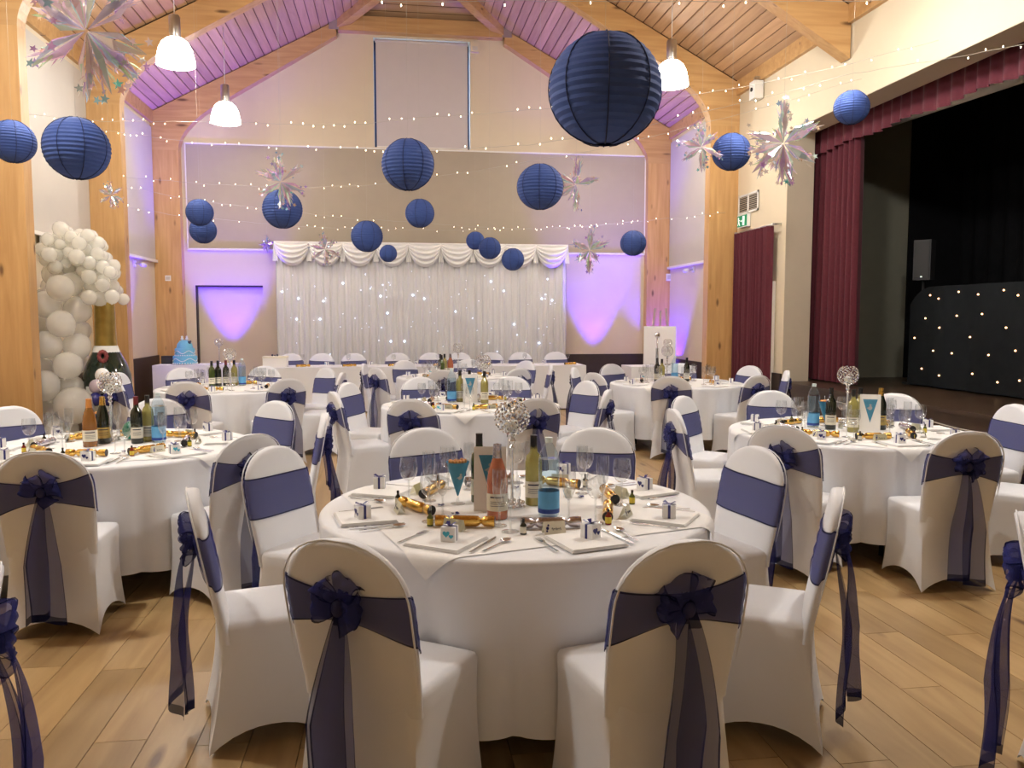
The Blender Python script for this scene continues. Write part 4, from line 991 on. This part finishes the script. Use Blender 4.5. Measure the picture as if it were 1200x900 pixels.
LANT = [(709, 105, 131, .50, 'largest navy paper lantern, hanging above the rosé table'), (478, 193, 61, .40, 'navy paper lantern below the gable window, larger of that pair'),
        (633, 219, 54, .40, 'navy paper lantern between the largest lantern and star backdrop'), (90, 174, 73, .40, 'bright blue lantern under the big foil starburst'),
        (15, 166, 50, .36, 'bright blue lantern beside the first timber column opposite the stage'), (331, 245, 46, .40, 'navy lantern half hidden behind a foil starburst'),
        (234, 249, 31.5, .35, 'upper of two touching navy lanterns above the hatch'), (238, 270, 31, .37, 'lower of two touching navy lanterns above the hatch'),
        (430, 277, 37, .40, 'mid-sized navy lantern overlapping the top of the swags'), (455, 297, 20.5, .25, 'smallest navy lantern before the backdrop swags'),
        (492, 250, 34, .36, 'smaller navy lantern below the gable-window pair'), (557, 282, 21.5, .27, 'rearmost of three navy lanterns in a slanting row'),
        (574, 291, 26, .30, 'middle one of three navy lanterns in a slanting row'), (601, 304, 26.5, .30, 'lowest of three navy lanterns in a slanting row'),
        (742, 285, 30, .35, 'navy lantern beside the corner column near the easel'), (857, 178, 44, .40, 'navy lantern against the second column by the stage curtain'),
        (998, 126, 40, .34, 'pale blue lantern hanging before the stage pelmet')]
for i, (x, y, d, D, lb) in enumerate(LANT):
    q = at_d(x, y, D*F/d)
    o = put([('paper_shell', LB, [('seam_lines', LF), ('wire_rim', LR)])], 'paper_lantern', q, .4+i*.77, lb, 'lantern', 'hanging paper lanterns', scale=D)
    t = link('thread', THREAD, o, (0, 0, .47)); t.scale = (1/D, 1/D, (hang_to(q.x)-q.z-.47*D)/D)

# ================================================================ iridescent foil starbursts
def star_ol(r, rot=0): return [((r if i % 2 == 0 else r*.42)*math.cos(rot+PI/2+i*PI/5), (r if i % 2 == 0 else r*.42)*math.sin(rot+PI/2+i*PI/5)) for i in range(10)]
def burst_kit(seed):
    r = random.Random(seed); parts = []
    dirs = [Vector((0, 0, 1)), Vector((0, 0, -1))]
    for k in range(6):
        a = rad(-18+60*k+r.uniform(-8, 8)); dirs.append(Vector((math.cos(a), r.uniform(-.35, .35), math.sin(a)*.95)).normalized())
    for k in range(4): a = r.uniform(0, 6.28); dirs.append(Vector((math.cos(a)*.5, r.choice((-1, 1))*.8, math.sin(a)*.5)).normalized())
    for d in dirs:
        t = d.cross(Vector((.3, 1, .2))).normalized(); b = d.cross(t); L = r.uniform(.42, .52); m = MB()
        # crimped foil leaf: a narrow folded bipyramid, plus curling fringe strips
        w = r.uniform(.05, .075)
        for k in range(5):
            a1, a2 = 2*PI*k/5, 2*PI*(k+.8)/5; e1 = (t*math.cos(a1)+b*math.sin(a1)); e2 = (t*math.cos(a2)+b*math.sin(a2))
            m.add([d*.01, d*.22+e1*w, d*.24+e2*w, d*L], [(0, 1, 2), (1, 3, 2)])
        for k in range(14):
            a1 = r.uniform(0, 6.28); e1 = (t*math.cos(a1)+b*math.sin(a1)); o_ = r.uniform(.15, .45)*L/.5; c = d*o_+e1*r.uniform(.03, .06); tip = c+d*r.uniform(.04, .1)+e1*r.uniform(.0, .05); sd = d.cross(e1)*.012
            m.add([d*o_*.6, c+sd, tip, c-sd], [(0, 1, 2, 3)])
        s = MB()
        for k in range(r.choice((4, 5, 6))):
            a1 = r.uniform(0, 6.28); e1 = (t*math.cos(a1)+b*math.sin(a1)); c = d*r.uniform(.22, .5)+e1*r.uniform(.03, .10); rr = r.uniform(.026, .046)
            n = Vector((r.uniform(-.5, .5), -1, r.uniform(-.5, .5))).normalized(); u = n.cross(Vector((0, 0, 1))).normalized(); v = n.cross(u)
            s.add([c+u*x+v*y for x, y in star_ol(rr, r.uniform(0, 6))], [tuple(range(10))])
        parts.append(('foil_spike', m.mesh('foil_spike', 'foil_irid', False), [('foil_stars', s.mesh('foil_stars', 'foil_star', False))]))
    return parts
BK = [burst_kit(k) for k in (3, 8, 14)]
BURST = [(101, 36, 168, .62, 'large iridescent foil starburst with teal stars above two blue lanterns', 0, 0), (329, 213, 66, .50, 'foil starburst hanging in front of a navy lantern', 0, .2),
         (918, 168, 106, .62, 'large foil starburst hanging before the stage corner', 1, .1), (822, 172, 58, .50, 'foil starburst beside a lantern at the second stage-side column', 2, .0),
         (675, 216, 66, .62, 'narrow foil starburst seen edge-on beside a lantern', 1, 1.35), (691, 293, 56, .45, 'foil starburst hanging above the violet wash by the backdrop', 2, .9),
         (381, 292, 40, .45, 'small foil starburst before the backdrop swags', 2, .3), (130, 229, 32, .35, 'small gold-lit starburst at the second column opposite the stage', 0, .2), (313, 286, 22, .35, 'tiny foil starburst at the end of the backdrop', 1, 1.2)]
for x, y, d, D, lb, kk, rz in BURST:
    q = at_d(x, y, D*F/d)
    o = put(BK[kk], 'foil_starburst', q, -YAW+rz, lb, 'decoration', 'foil starbursts', scale=D)
    t = link('thread', THREAD, o, (0, 0, .5)); t.scale = (1/D, 1/D, (hang_to(q.x)-q.z-.5*D)/D)

# ================================================================ fairy light strings, slung across the hall
def string(pts, A, B, label, bulbs=40, seed=1):
    """pts: traced picture points; each lies in the vertical plane through the wall fixings A and B"""
    r = random.Random(seed); n = Vector((B.y-A.y, -(B.x-A.x), 0)).normalized(); P3 = []
    for x, y in pts:
        d = ray(x, y); t = (A-CAM).dot(n)/d.dot(n); P3.append(CAM+d*t)
    P3 = [A]+P3+[B]; dense = []
    for a, b in zip(P3[:-1], P3[1:]):
        k = max(2, int((b-a).length/.12))
        for i in range(k): dense.append(a.lerp(b, i/k)+Vector((0, 0, r.uniform(-.006, .006))))
    dense.append(B)
    o = link('fairy_light_string', None, None, A); tag(o, label, 'lights', 'fairy light strings')
    link('cable', MB().tube([p-A for p in dense], .0018, 4).mesh('cable', 'wire_clear'), o)
    m = MB()
    for i in range(0, len(dense)-1):
        if r.random() < .6:
            p = dense[i]-A+Vector((0, 0, r.choice((-1, 1))*r.uniform(.01, .03))); m.sphere(.0048, p, 5, 4, 0, 1.8)
    lb_ = link('bulbs', m.mesh('bulbs', 'fairy_bulb'), o); lb_['kind'] = 'stuff'
W_ = lambda x, y, X: at_x(x, y, X)
string([(120, 142), (180, 142), (246, 143), (300, 144), (355, 146), (428, 145), (485, 138), (540, 135), (620, 129), (700, 124), (790, 114), (866, 103), (975, 80)], W_(30, 134, XL+.03), W_(1100, 47, XR-.01), 'fairy light string ending at the hook above the stage opening', seed=1)
string([(160, 158), (210, 165), (280, 170), (380, 174), (480, 176), (545, 174), (620, 170), (700, 158), (760, 147), (830, 130), (905, 112), (1000, 86), (1115, 68)], W_(104, 150, XL+.03), W_(1330, 26, XR-.01), 'brightest fairy light string crossing below the gable window', seed=2)
string([(180, 210), (230, 215), (285, 218), (350, 220), (440, 217), (500, 208), (560, 200), (640, 186), (700, 176), (760, 161), (830, 143), (900, 125)], W_(110, 205, XL+.03), W_(1010, 92, XR-.01), 'fairy light string rising towards the stage wall device', seed=3)
string([(165, 222), (200, 230), (270, 240), (340, 248), (400, 255), (475, 260), (560, 266), (620, 269), (700, 264), (760, 258)], W_(112, 217, XL+.03), at_y(850, 249, FRAMES[1]-.01), 'lowest fairy light string over the head table', seed=4)
string([(150, 243), (210, 253), (250, 256), (300, 261), (360, 266), (430, 268), (520, 270), (600, 268), (680, 266)], at_y(120, 236, FRAMES[1]-.01), at_y(765, 258, FRAMES[0]-.01), 'fairy light string between the columns near the backdrop', seed=5)
string([(470, 3), (640, 1), (770, 2), (926, 1), (985, 1), (1047, 0)], Vector((XL+.03, 6.0, 4.05)), Vector((XR-.01, 4.6, 4.2)), 'fairy light string highest above the rosé table', seed=6)

# ================================================================ star backdrop with swags
BX0, BX1, BY, BZ = -2.16, 3.34, 15.86, 2.96
bd_ = link('backdrop', None, None, ((BX0+BX1)/2, BY, 0)); tag(bd_, 'white pleated star-cloth backdrop with swagged top behind the head table', 'backdrop'); hw = (BX1-BX0)/2
r = random.Random(5)
def pleat(u): return .022*math.sin(u*46+1.4*math.sin(u*7))+.012*math.sin(u*97+2)+.02*math.sin(u*3.1)
link('curtain', MB().grid(lambda u, v: Vector((u, pleat(u)*(.5+.5*(1-v)), v*BZ+.0)), lin(-hw, hw, 460), lin(.01, 1, 6)).mesh('curtain', 'backdrop_white'), bd_)
NS = 9; sw_w = 2*hw/NS
for i in range(NS):
    x0 = -hw+i*sw_w; m = MB()
    def fn(u, v, x0=x0):
        x = x0+sw_w*(u*1.04-.02); par = 4*u*(1-u); drop = .06+.42*v*par**.75
        z = BZ+.01-drop*(1 if v > 0 else 0)+(.06 if v == 0 else 0)
        y = -.055-.05*par*math.sin(PI*min(1, v*1.05))-.016*math.sin(v*30)*par-.0
        return Vector((x, y, BZ+.02-(.40*v*par**.6)-.05*v))+Vector((0, y, 0))
    m.grid(fn, lin(0, 1, 19), lin(0, 1, 34)); link('swag', m.mesh('swag', 'swag_white'), bd_)
for i in range(NS+1):
    x = -hw+i*sw_w; m = MB().grid(lambda u, v, x=x: Vector((x+(u-.5)*(.05+.05*v), -.075-.012*math.cos(u*18), BZ+.02-.36*v)), lin(0, 1, 11), lin(0, 1, 5)); link('swag_tail', m.mesh('swag_tail', 'swag_white'), bd_)
link('top_pole', MB().tube([(-hw-.03, 0, BZ), (hw+.03, 0, BZ)], .022, 8).mesh('top_pole', 'steel'), bd_)
for s in (-1, 1): link('pole', MB().tube([(s*(hw+.0), .06, 0), (s*(hw+.0), .06, BZ)], .02, 8).mesh('pole', 'steel'), bd_); link('base_plate', MB().box(s*hw-.2, s*hw+.2, -.1, .22, 0, .012).mesh('base_plate', 'steel', False), bd_)
m = MB()
for i in range(70):
    u = r.uniform(-hw+.1, hw-.1); z = r.uniform(.8, 2.45); m.sphere(r.choice((.004, .006, .009)), (u, pleat(u)-.012, z), 6, 4)
for x, y in ((331, 342), (379, 353), (446, 347), (454, 367), (402, 332), (484, 346), (497, 350), (534, 365), (575, 330), (590, 341), (602, 380), (632, 402), (647, 352), (642, 327), (635, 350), (350, 350), (348, 374), (375, 374), (458, 400), (474, 400)):
    q = at_y(x, y, BY)-Vector(((BX0+BX1)/2, BY, 0)); m.sphere(.016, (q.x, pleat(q.x)-.016, q.z), 8, 5)
link('star_leds', m.mesh('star_leds', 'led_blue'), bd_)['kind'] = 'stuff'

# ================================================================ giant champagne bottle and its foam of balloons
BQ = at_y(124, 400, 10.5); BQ = Vector((BQ.x, 10.5, 0)); KB = .929
gb = link('giant_champagne_bottle', None, None, BQ); gb.scale = (KB,)*3; tag(gb, 'giant dark green champagne bottle prop with gold neck and balloon foam', 'bottle')
link('bottle_body', mk([(.001, 0), (.29, 0), (.30, .02), (.30, .80), (.29, .95), (.24, 1.10), (.17, 1.24), (.135, 1.32)], 32, 'champ_green', 'bottle_body'), gb)
link('neck_foil', mk([(.137, 1.30), (.128, 1.45), (.122, 1.86), (.135, 1.88), (.135, 1.93), (.12, 1.95), (.001, 1.95)], 28, 'champ_gold', 'neck_foil'), gb)
link('neck_band', mk([(.168, 1.245), (.140, 1.33), (.142, 1.33)], 28, 'champ_label', 'neck_band'), gb)
def arc_patch(r0, a0, a1, z0, z1, n=14, k=.004): return MB().grid(lambda u, v: Vector(((r0+k)*math.cos(u), (r0+k)*math.sin(u), v)), lin(a0, a1, n), lin(z0, z1, 3))
lab = link('bottle_label', arc_patch(.30, -2.2, -.5, .30, .82).mesh('bottle_label', 'champ_label'), gb)
for z0, z1 in ((.70, .73), (.60, .62), (.48, .50)): link('label_print', arc_patch(.30, -1.9, -.8, z0, z1, 10, .006).mesh('label_print', 'ink'), lab)
crest = MB()
for i in range(12): a = 2*PI*i/12; crest.sphere(.028, (.03+.045*math.cos(a), -.205-.02, 1.2+.06*math.sin(a)), 8, 5)
link('crest', crest.mesh('crest', 'champ_crest'), gb)
def balloon_kit(): return [('balloon_skin', MB().lathe([(.001, -.56), (.03, -.555), (.022, -.53), (.10, -.49), (.28, -.40), (.43, -.22), (.5, .02), (.46, .24), (.32, .40), (.16, .475), (.001, .5)], 20).mesh('balloon_skin', 'balloon_pearl'))]
BAL = balloon_kit()
spots = []
for x, y, d, dep in ((44, 377, 26, 11.2), (50, 336, 22, 11.6), (65, 313, 26, 11.3), (88, 331, 26, 11.2), (56, 357, 31, 11.0), (74, 338, 29, 10.9), (88, 363, 30, 11.05), (74, 381, 30, 10.9), (43, 408, 25, 11.3), (57, 403, 31, 10.9),
                     (87, 407, 30, 11.0), (93, 388, 24, 11.3), (45, 432, 27, 11.1), (81, 430, 31, 10.9), (55, 452, 34, 10.8), (92, 452, 25, 11.1), (85, 475, 42, 10.7), (48, 480, 34, 10.9), (67, 428, 24, 11.4), (66, 460, 30, 11.2), (42, 352, 22, 11.5), (92, 425, 24, 11.4),
                     (68, 500, 36, 10.9), (50, 505, 34, 11.2), (70, 360, 26, 11.5), (60, 385, 26, 11.5)):
    spots.append((x, y, d, dep))
for i in range(110):
    t = i/110; rr = random.Random(900+i)
    # foam arching from the bottle mouth towards the column of large balloons
    a = rr.uniform(0, 1); x = 62+68*a+rr.uniform(-9, 8); y = 293+32*a**2*1.3+rr.uniform(-18, 20)-8*math.sin(PI*a)
    if a > .8: y = rr.uniform(315, 350); x = rr.uniform(112, 131)
    spots.append((x, y, rr.uniform(11, 17), 11.3+rr.uniform(-.25, .2)))
BP = []
for x, y, d, dep in spots: dep *= KB; q = at_y(x, y, dep); BP.append([q.x, q.y, q.z, d*dep/F/2])
BP = np.array(BP); B0 = BP[:, :3].copy(); rr_ = BP[:, 3]
for it_ in range(160):                                   # settle the balloons until they only touch
    P_ = BP[:, :3]; D_ = P_[:, None]-P_[None]; L_ = np.linalg.norm(D_, axis=2)+np.eye(len(P_)); G_ = np.clip(.97*(rr_[:, None]+rr_[None])-L_, 0, None); np.fill_diagonal(G_, 0)
    P_ += (D_/L_[..., None]*G_[..., None]).sum(1)*.35
    P_ += (B0-P_)*np.array([.03, .0, .03])*(1 if it_ < 110 else 0)
    hv = P_[:, :2]-np.array([BQ.x, BQ.y]); hd = np.linalg.norm(hv, axis=1)+1e-6
    br = np.where(P_[:, 2] < 1.05, .285, np.where(P_[:, 2] < 1.85, .14, 0))+rr_; push = np.clip(br-hd, 0, None)*(br > rr_+.01); P_[:, :2] += hv/hd[:, None]*push[:, None]*.5
    P_[:, 0] = np.maximum(P_[:, 0], XL+.08+rr_*1.05); P_[:, 1] = np.clip(P_[:, 1], 9.75+rr_, 12.6); P_[:, 2] = np.maximum(P_[:, 2], rr_*1.12)
for i, (bx_, by_, bz_, br_) in enumerate(BP):
    big = spots[i][2] > 20
    put(BAL, 'balloon', (bx_, by_, bz_), i*1.3, ('large pearl white balloon in the column beside the giant bottle' if big else 'small clear white balloon foaming from the giant bottle mouth'), 'balloon', 'large pearl balloons' if big else 'small foam balloons', rot=(random.uniform(-.9, .9), random.uniform(-.9, .9), i), scale=float(br_)*2)
for x, y, d, dep, mt, lb in ((113, 453, 15, 10.85, 'balloon_mauve', 'mauve balloon at the foot of the giant bottle'), (120, 440, 15, 10.95, 'box_white', 'white balloon above the mauve one by the giant bottle'), (112, 468, 14, 10.8, 'balloon_navy', 'navy balloon under the mauve one by the giant bottle'), (127, 468, 14, 10.8, 'balloon_navy', 'navy balloon beside the giant bottle label')):
    dep *= KB; q = at_y(x, y, dep); put([('balloon_skin', MB().sphere(.5, (0, 0, 0), 18, 12, 0, 1.1).mesh('balloon_skin', mt))], 'balloon', q, 0, lb, 'balloon', scale=d*dep/F)

# ================================================================ stage dressing
def drape(name, fn, us, vs, mat, label, cat, parts=None):
    o = link(name, None); tag(o, label, cat); link('cloth', MB().grid(fn, us, vs).mesh('cloth', mat), o); return o
# curtain over the door beside the stage
cy0, cy1 = 11.30, 12.52; ct = at_x(890, 270, XR).z
dc = drape('door_curtain', lambda u, v: Vector((XR-.11-.04*math.sin(u*62+.8*math.sin(u*9))-.012*math.sin(u*150), u, .04+v*(ct-.04))), lin(cy0, cy1, 150), lin(0, 1, 5), 'maroon_velvet', 'maroon velvet curtain hanging over the side door', 'curtain')
link('curtain_rod', MB().tube([(XR-.11, cy0-.12, ct+.01), (XR-.11, cy1+.05, ct+.01)], .014, 8).mesh('curtain_rod', 'steel'), dc)
for y in (cy0-.08, cy1+.02): link('rod_bracket', MB().box(XR-.13, XR, y-.015, y+.015, ct, ct+.03).mesh('rod_bracket', 'steel', False), dc)
struct('door_1', MB().box(XR-.045, XR-.0, cy0+.05, cy1-.06, 0, 2.1), 'white_trim', label='white side door behind the maroon curtain')
# stage tab curtain, pelmet, screen roller
XS = XR+.52
ya, yb = at_x(1003, 300, XS).y, at_x(957, 300, XS).y
tc_ = drape('stage_curtain', lambda u, v: Vector((XS+.05+.05*math.sin(u*44+.7*math.sin(u*6)), u+.10*(1-v)*(1 if u > (ya+yb)/2 else -.4)*abs(u-(ya+yb)/2)/.6, SZ0+.02+v*3.45)), lin(ya, yb+.25, 130), lin(0, 1, 7), 'maroon_velvet', 'gathered maroon velvet stage curtain at the far end of the stage', 'curtain')
pel = drape('stage_pelmet', lambda u, v: Vector((XS-.02+.035*math.sin(u*30+1.1*math.sin(u*4))*(1-.6*v), u, SZ1+.15-.42*(1-v)+.02*math.sin(u*5)*(1-v))), lin(SY0-.3, SY1+.3, 420), lin(0, 1, 5), 'maroon_velvet', 'long pleated maroon pelmet along the top of the stage', 'curtain')
link('pelmet_rail', MB().box(XS+.02, XS+.05, SY0-.3, SY1+.3, SZ1+.1, SZ1+.16).mesh('pelmet_rail', 'stage_front', False), pel)
XT = XR+1.1; qa = at_x(1046, 141, XT); qb = at_x(1200, 88, XT)
sr = link('screen_roller', None); tag(sr, 'long pale projector screen roller under the stage ceiling', 'screen'); d_ = (qb-qa)
link('housing', MB().tube([qa, qa+d_*1.0], .075, 14).mesh('housing', 'plastic_white'), sr)
link('end_cap', MB().tube([qa-d_.normalized()*.02, qa], .08, 14).mesh('end_cap', 'plastic_white'), sr)
for t in (.1, .7): link('hanger', MB().tube([qa+d_*t, Vector((qa.x+d_.x*t, qa.y+d_.y*t, 4.9))], .008, 5).mesh('hanger', 'plastic_black'), sr)
# black masking drape and star cloth
XK = 8.6
drape('masking_drape', lambda u, v: Vector((XK+.04*math.sin(u*20), u, SZ0+.02+v*4.1)), lin(SY0, at_x(1064, 300, XK).y, 200), lin(0, 1, 3), 'black_cloth', 'black masking drape across the back of the stage', 'curtain')
XST = 6.9; sa = at_x(1067, 400, XST).y; stz = at_x(1140, 333, XST).z
sc = drape('star_cloth', lambda u, v: Vector((XST+.025*math.sin(u*9+1), u, SZ0+.02+v*(stz-SZ0-.02)*(1-.18*max(0, (u-(sa-.35))/.35)**2))), lin(sa-5.2, sa, 120), lin(0, 1, 6), 'black_star', 'black star cloth with warm lights on the stage', 'curtain')
for u_ in (sa-.4, sa-2.6, sa-5.0): link('stand_pole', MB().tube([(XST+.06, u_, SZ0), (XST+.06, u_, stz-.02)], .015, 6).mesh('stand_pole', 'plastic_black'), sc)
m = MB()
STARS = [(1089, 346), (1101, 350), (1124, 342), (1148, 345), (1176, 340), (1193, 346), (1084, 373), (1122, 370), (1154, 368), (1103, 384), (1178, 384), (1074, 396), (1136, 395), (1093, 411), (1117, 414), (1161, 416), (1190, 411), (1080, 432), (1103, 440), (1140, 438), (1169, 448), (1197, 446), (1071, 455), (1091, 461), (1152, 474), (1184, 475)]
for x, y in STARS:
    q = at_x(x, y, XST); ux = XST+.025*math.sin(q.y*9+1); m.sphere(.011, (ux-.012, q.y, q.z), 8, 5)
for i in range(40): m.sphere(.011, (XST-.03, random.uniform(sa-5, at_x(1205, 400, XST).y), random.uniform(SZ0+.15, stz-.1)), 8, 5)
link('star_lights', m.mesh('star_lights', 'star_led'), sc)['kind'] = 'stuff'
q = at_x(1083, 305, 7.15); 
sp = put([('cabinet', MB().box(-.09, .11, -.11, .11, -.27, .27).mesh('cabinet', 'speaker_grey', False)), ('grille', MB().box(-.098, -.09, -.095, .095, -.25, .25).mesh('grille', 'plastic_black', False)), ('badge', MB().box(-.101, -.097, -.012, .012, -.235, -.215).mesh('badge', 'sign_white', False)), ('pole', MB().tube([(0, 0, -.27), (0, 0, SZ0-q.z+.02)], .018, 8).mesh('pole', 'plastic_black')), ('base', mk([(.001, SZ0-q.z), (.22, SZ0-q.z), (.2, SZ0-q.z+.03), (.001, SZ0-q.z+.035)], 20, 'plastic_black', 'base'))], 'loudspeaker', q, rad(38), 'tall black loudspeaker on a pole above the star cloth', 'speaker')
# cable along the stage front
pa, pb_ = at_x(978, 470, XR+.005), at_x(1200, 514, XR+.005)
tag(link('cable', MB().tube([pa.lerp(pb_, t)+Vector((0, 0, -.03*math.sin(PI*t*2)**2)) for t in lin(0, 1, 20)], .007, 5).mesh('cable', 'wire_clear')), 'thin white cable clipped along the dark stage front', 'cable')

# ================================================================ fixtures on the walls
q = at_x(878, 238, XR); vt = link('vent_grille', None, None, (XR-.012, q.y, q.z)); tag(vt, 'rectangular louvred vent grille above the exit sign', 'vent')
link('vent_frame', MB().box(-.012, .0, -.36, .36, .12, .15).box(-.012, 0, -.36, .36, -.15, -.12).box(-.012, 0, -.36, -.33, -.15, .15).box(-.012, 0, .33, .36, -.15, .15).box(-.012, 0, -.02, .02, -.15, .15).mesh('vent_frame', 'plastic_white', False), vt)
link('vent_back', MB().box(.0, .01, -.34, .34, -.13, .13).mesh('vent_back', 'plastic_black', False), vt)
SLAT = MB().box(-.010, .0, -.33, .33, -.004, .004).mesh('slat', 'jamb_paint', False)
for i in range(8): link('slat', SLAT, vt, (0, 0, -.105+i*.03))
def exit_sign(loc, rz, label):
    e = link('exit_sign', None, None, loc, rz); tag(e, label, 'sign')
    link('sign_case', MB().box(-.19, .19, 0, .05, -.10, .10).mesh('sign_case', 'plastic_white', False), e)
    fc = link('sign_face', MB().box(-.175, .175, -.004, 0, -.085, .085).mesh('sign_face', 'sign_green', False), e)
    M = Matrix.Translation((0, -.005, 0)) @ Matrix.Rotation(PI/2, 4, 'X'); p = MB()
    p.prism([(.02, -.07), (.09, -.07), (.09, .07), (.02, .07)], -.001, .001, 0, M)                  # doorway
    p.prism([(-.13+.018*math.cos(t), .045+.018*math.sin(t)) for t in lin(0, 5.8, 12)], -.001, .001, 0, M)  # head
    p.prism([(-.145, .02), (-.115, .025), (-.10, -.02), (-.13, -.02)], -.001, .001, 0, M)
    p.prism([(-.12, -.015), (-.10, -.02), (-.07, -.065), (-.09, -.07)], -.001, .001, 0, M); p.prism([(-.13, -.015), (-.115, -.02), (-.15, -.065), (-.165, -.06)], -.001, .001, 0, M)
    p.prism([(-.12, .02), (-.118, .008), (-.075, .012), (-.075, .022)], -.001, .001, 0, M)
    p.prism([(-.055, -.006), (-.02, -.006), (-.02, -.018), (.005, .0), (-.02, .018), (-.02, .006), (-.055, .006)], -.001, .001, 0, M)
    link('running_figure', p.mesh('running_figure', 'sign_white', False), fc)
q = at_x(874, 259, XR); exit_sign((XR-.06, q.y, q.z), rad(-90), 'green running-figure exit sign above the maroon door curtain')
q = at_x(50, 287, XL); exit_sign((XL+.09, q.y, q.z), rad(90), 'green exit sign behind the balloon column')
def bulkhead(loc, rz, label):
    e = link('wall_spotlight', None, None, loc, rz); tag(e, label, 'lamp', 'small wall spotlights')
    link('backplate', MB().box(-.05, .05, -.02, 0, -.05, .05).mesh('backplate', 'plastic_white', False), e); link('arm', MB().tube([(0, -.02, 0), (0, -.14, -.02)], .012, 6).mesh('arm', 'steel'), e)
    link('lamp_head', MB().tube([(-.09, -.15, -.02), (.09, -.15, -.02)], .035, 10).mesh('lamp_head', 'plastic_white'), e)
q = at_x(813, 316, XR); bulkhead((XR, q.y, q.z), rad(-90), 'small white wall spotlight under the grey panel by the easel')
q = at_x(153, 308, XL); bulkhead((XL+.0, q.y+.2, q.z), rad(90), 'small white wall spotlight under the panel opposite the stage')
def small_box(x, y, loc_fn, w, h, d, label, name='socket_box', rz=0):
    q = loc_fn; e = link(name, None, None, q, rz); tag(e, label, 'box')
    link('case', MB().box(-w/2, w/2, -d, 0, -h/2, h/2).mesh('case', 'plastic_white', False), e); link('cover_plate', MB().box(-w*.35, w*.35, -d-.004, -d, -h*.3, h*.3).mesh('cover_plate', 'panel_grey', False), e)
small_box(0, 0, at_y(197, 326, FRAMES[0]), .10, .10, .012, 'steel twin socket plate on the corner column opposite the stage', 'socket_plate')
small_box(0, 0, at_y(783, 325, FRAMES[0]), .09, .14, .05, 'small white control box on the corner column near the easel', 'control_box')
q = at_x(893, 104, XR); e = link('wall_sensor', None, None, (XR, q.y, q.z), rad(-90)); tag(e, 'white wall-mounted camera housing high above the door curtain', 'camera')
link('housing', MB().box(-.09, .09, -.16, -.02, -.16, .10).mesh('housing', 'plastic_white', False), e); link('bracket', MB().box(-.03, .03, -.02, 0, -.05, .12).box(-.05, .05, -.12, -.0, .12, .17).mesh('bracket', 'steel', False), e); link('lens', MB().tube([(0, -.16, -.02), (0, -.175, -.02)], .03, 10).mesh('lens', 'plastic_black'), e)
q = at_y(556, 56, YB); e = link('wall_detector', None, None, (q.x, YB, q.z)); tag(e, 'small pale motion detector beside the gable window', 'sensor')
link('detector_body', MB().box(-.08, .08, -.08, 0, -.10, .10).mesh('detector_body', 'cream_wall', False), e); link('detector_lens', MB().box(-.05, .05, -.09, -.08, -.07, .0).mesh('detector_lens', 'panel_grey', False), e)

for o in bpy.data.objects:
    if o.name.startswith('foil_stars'): o['kind'] = 'stuff'
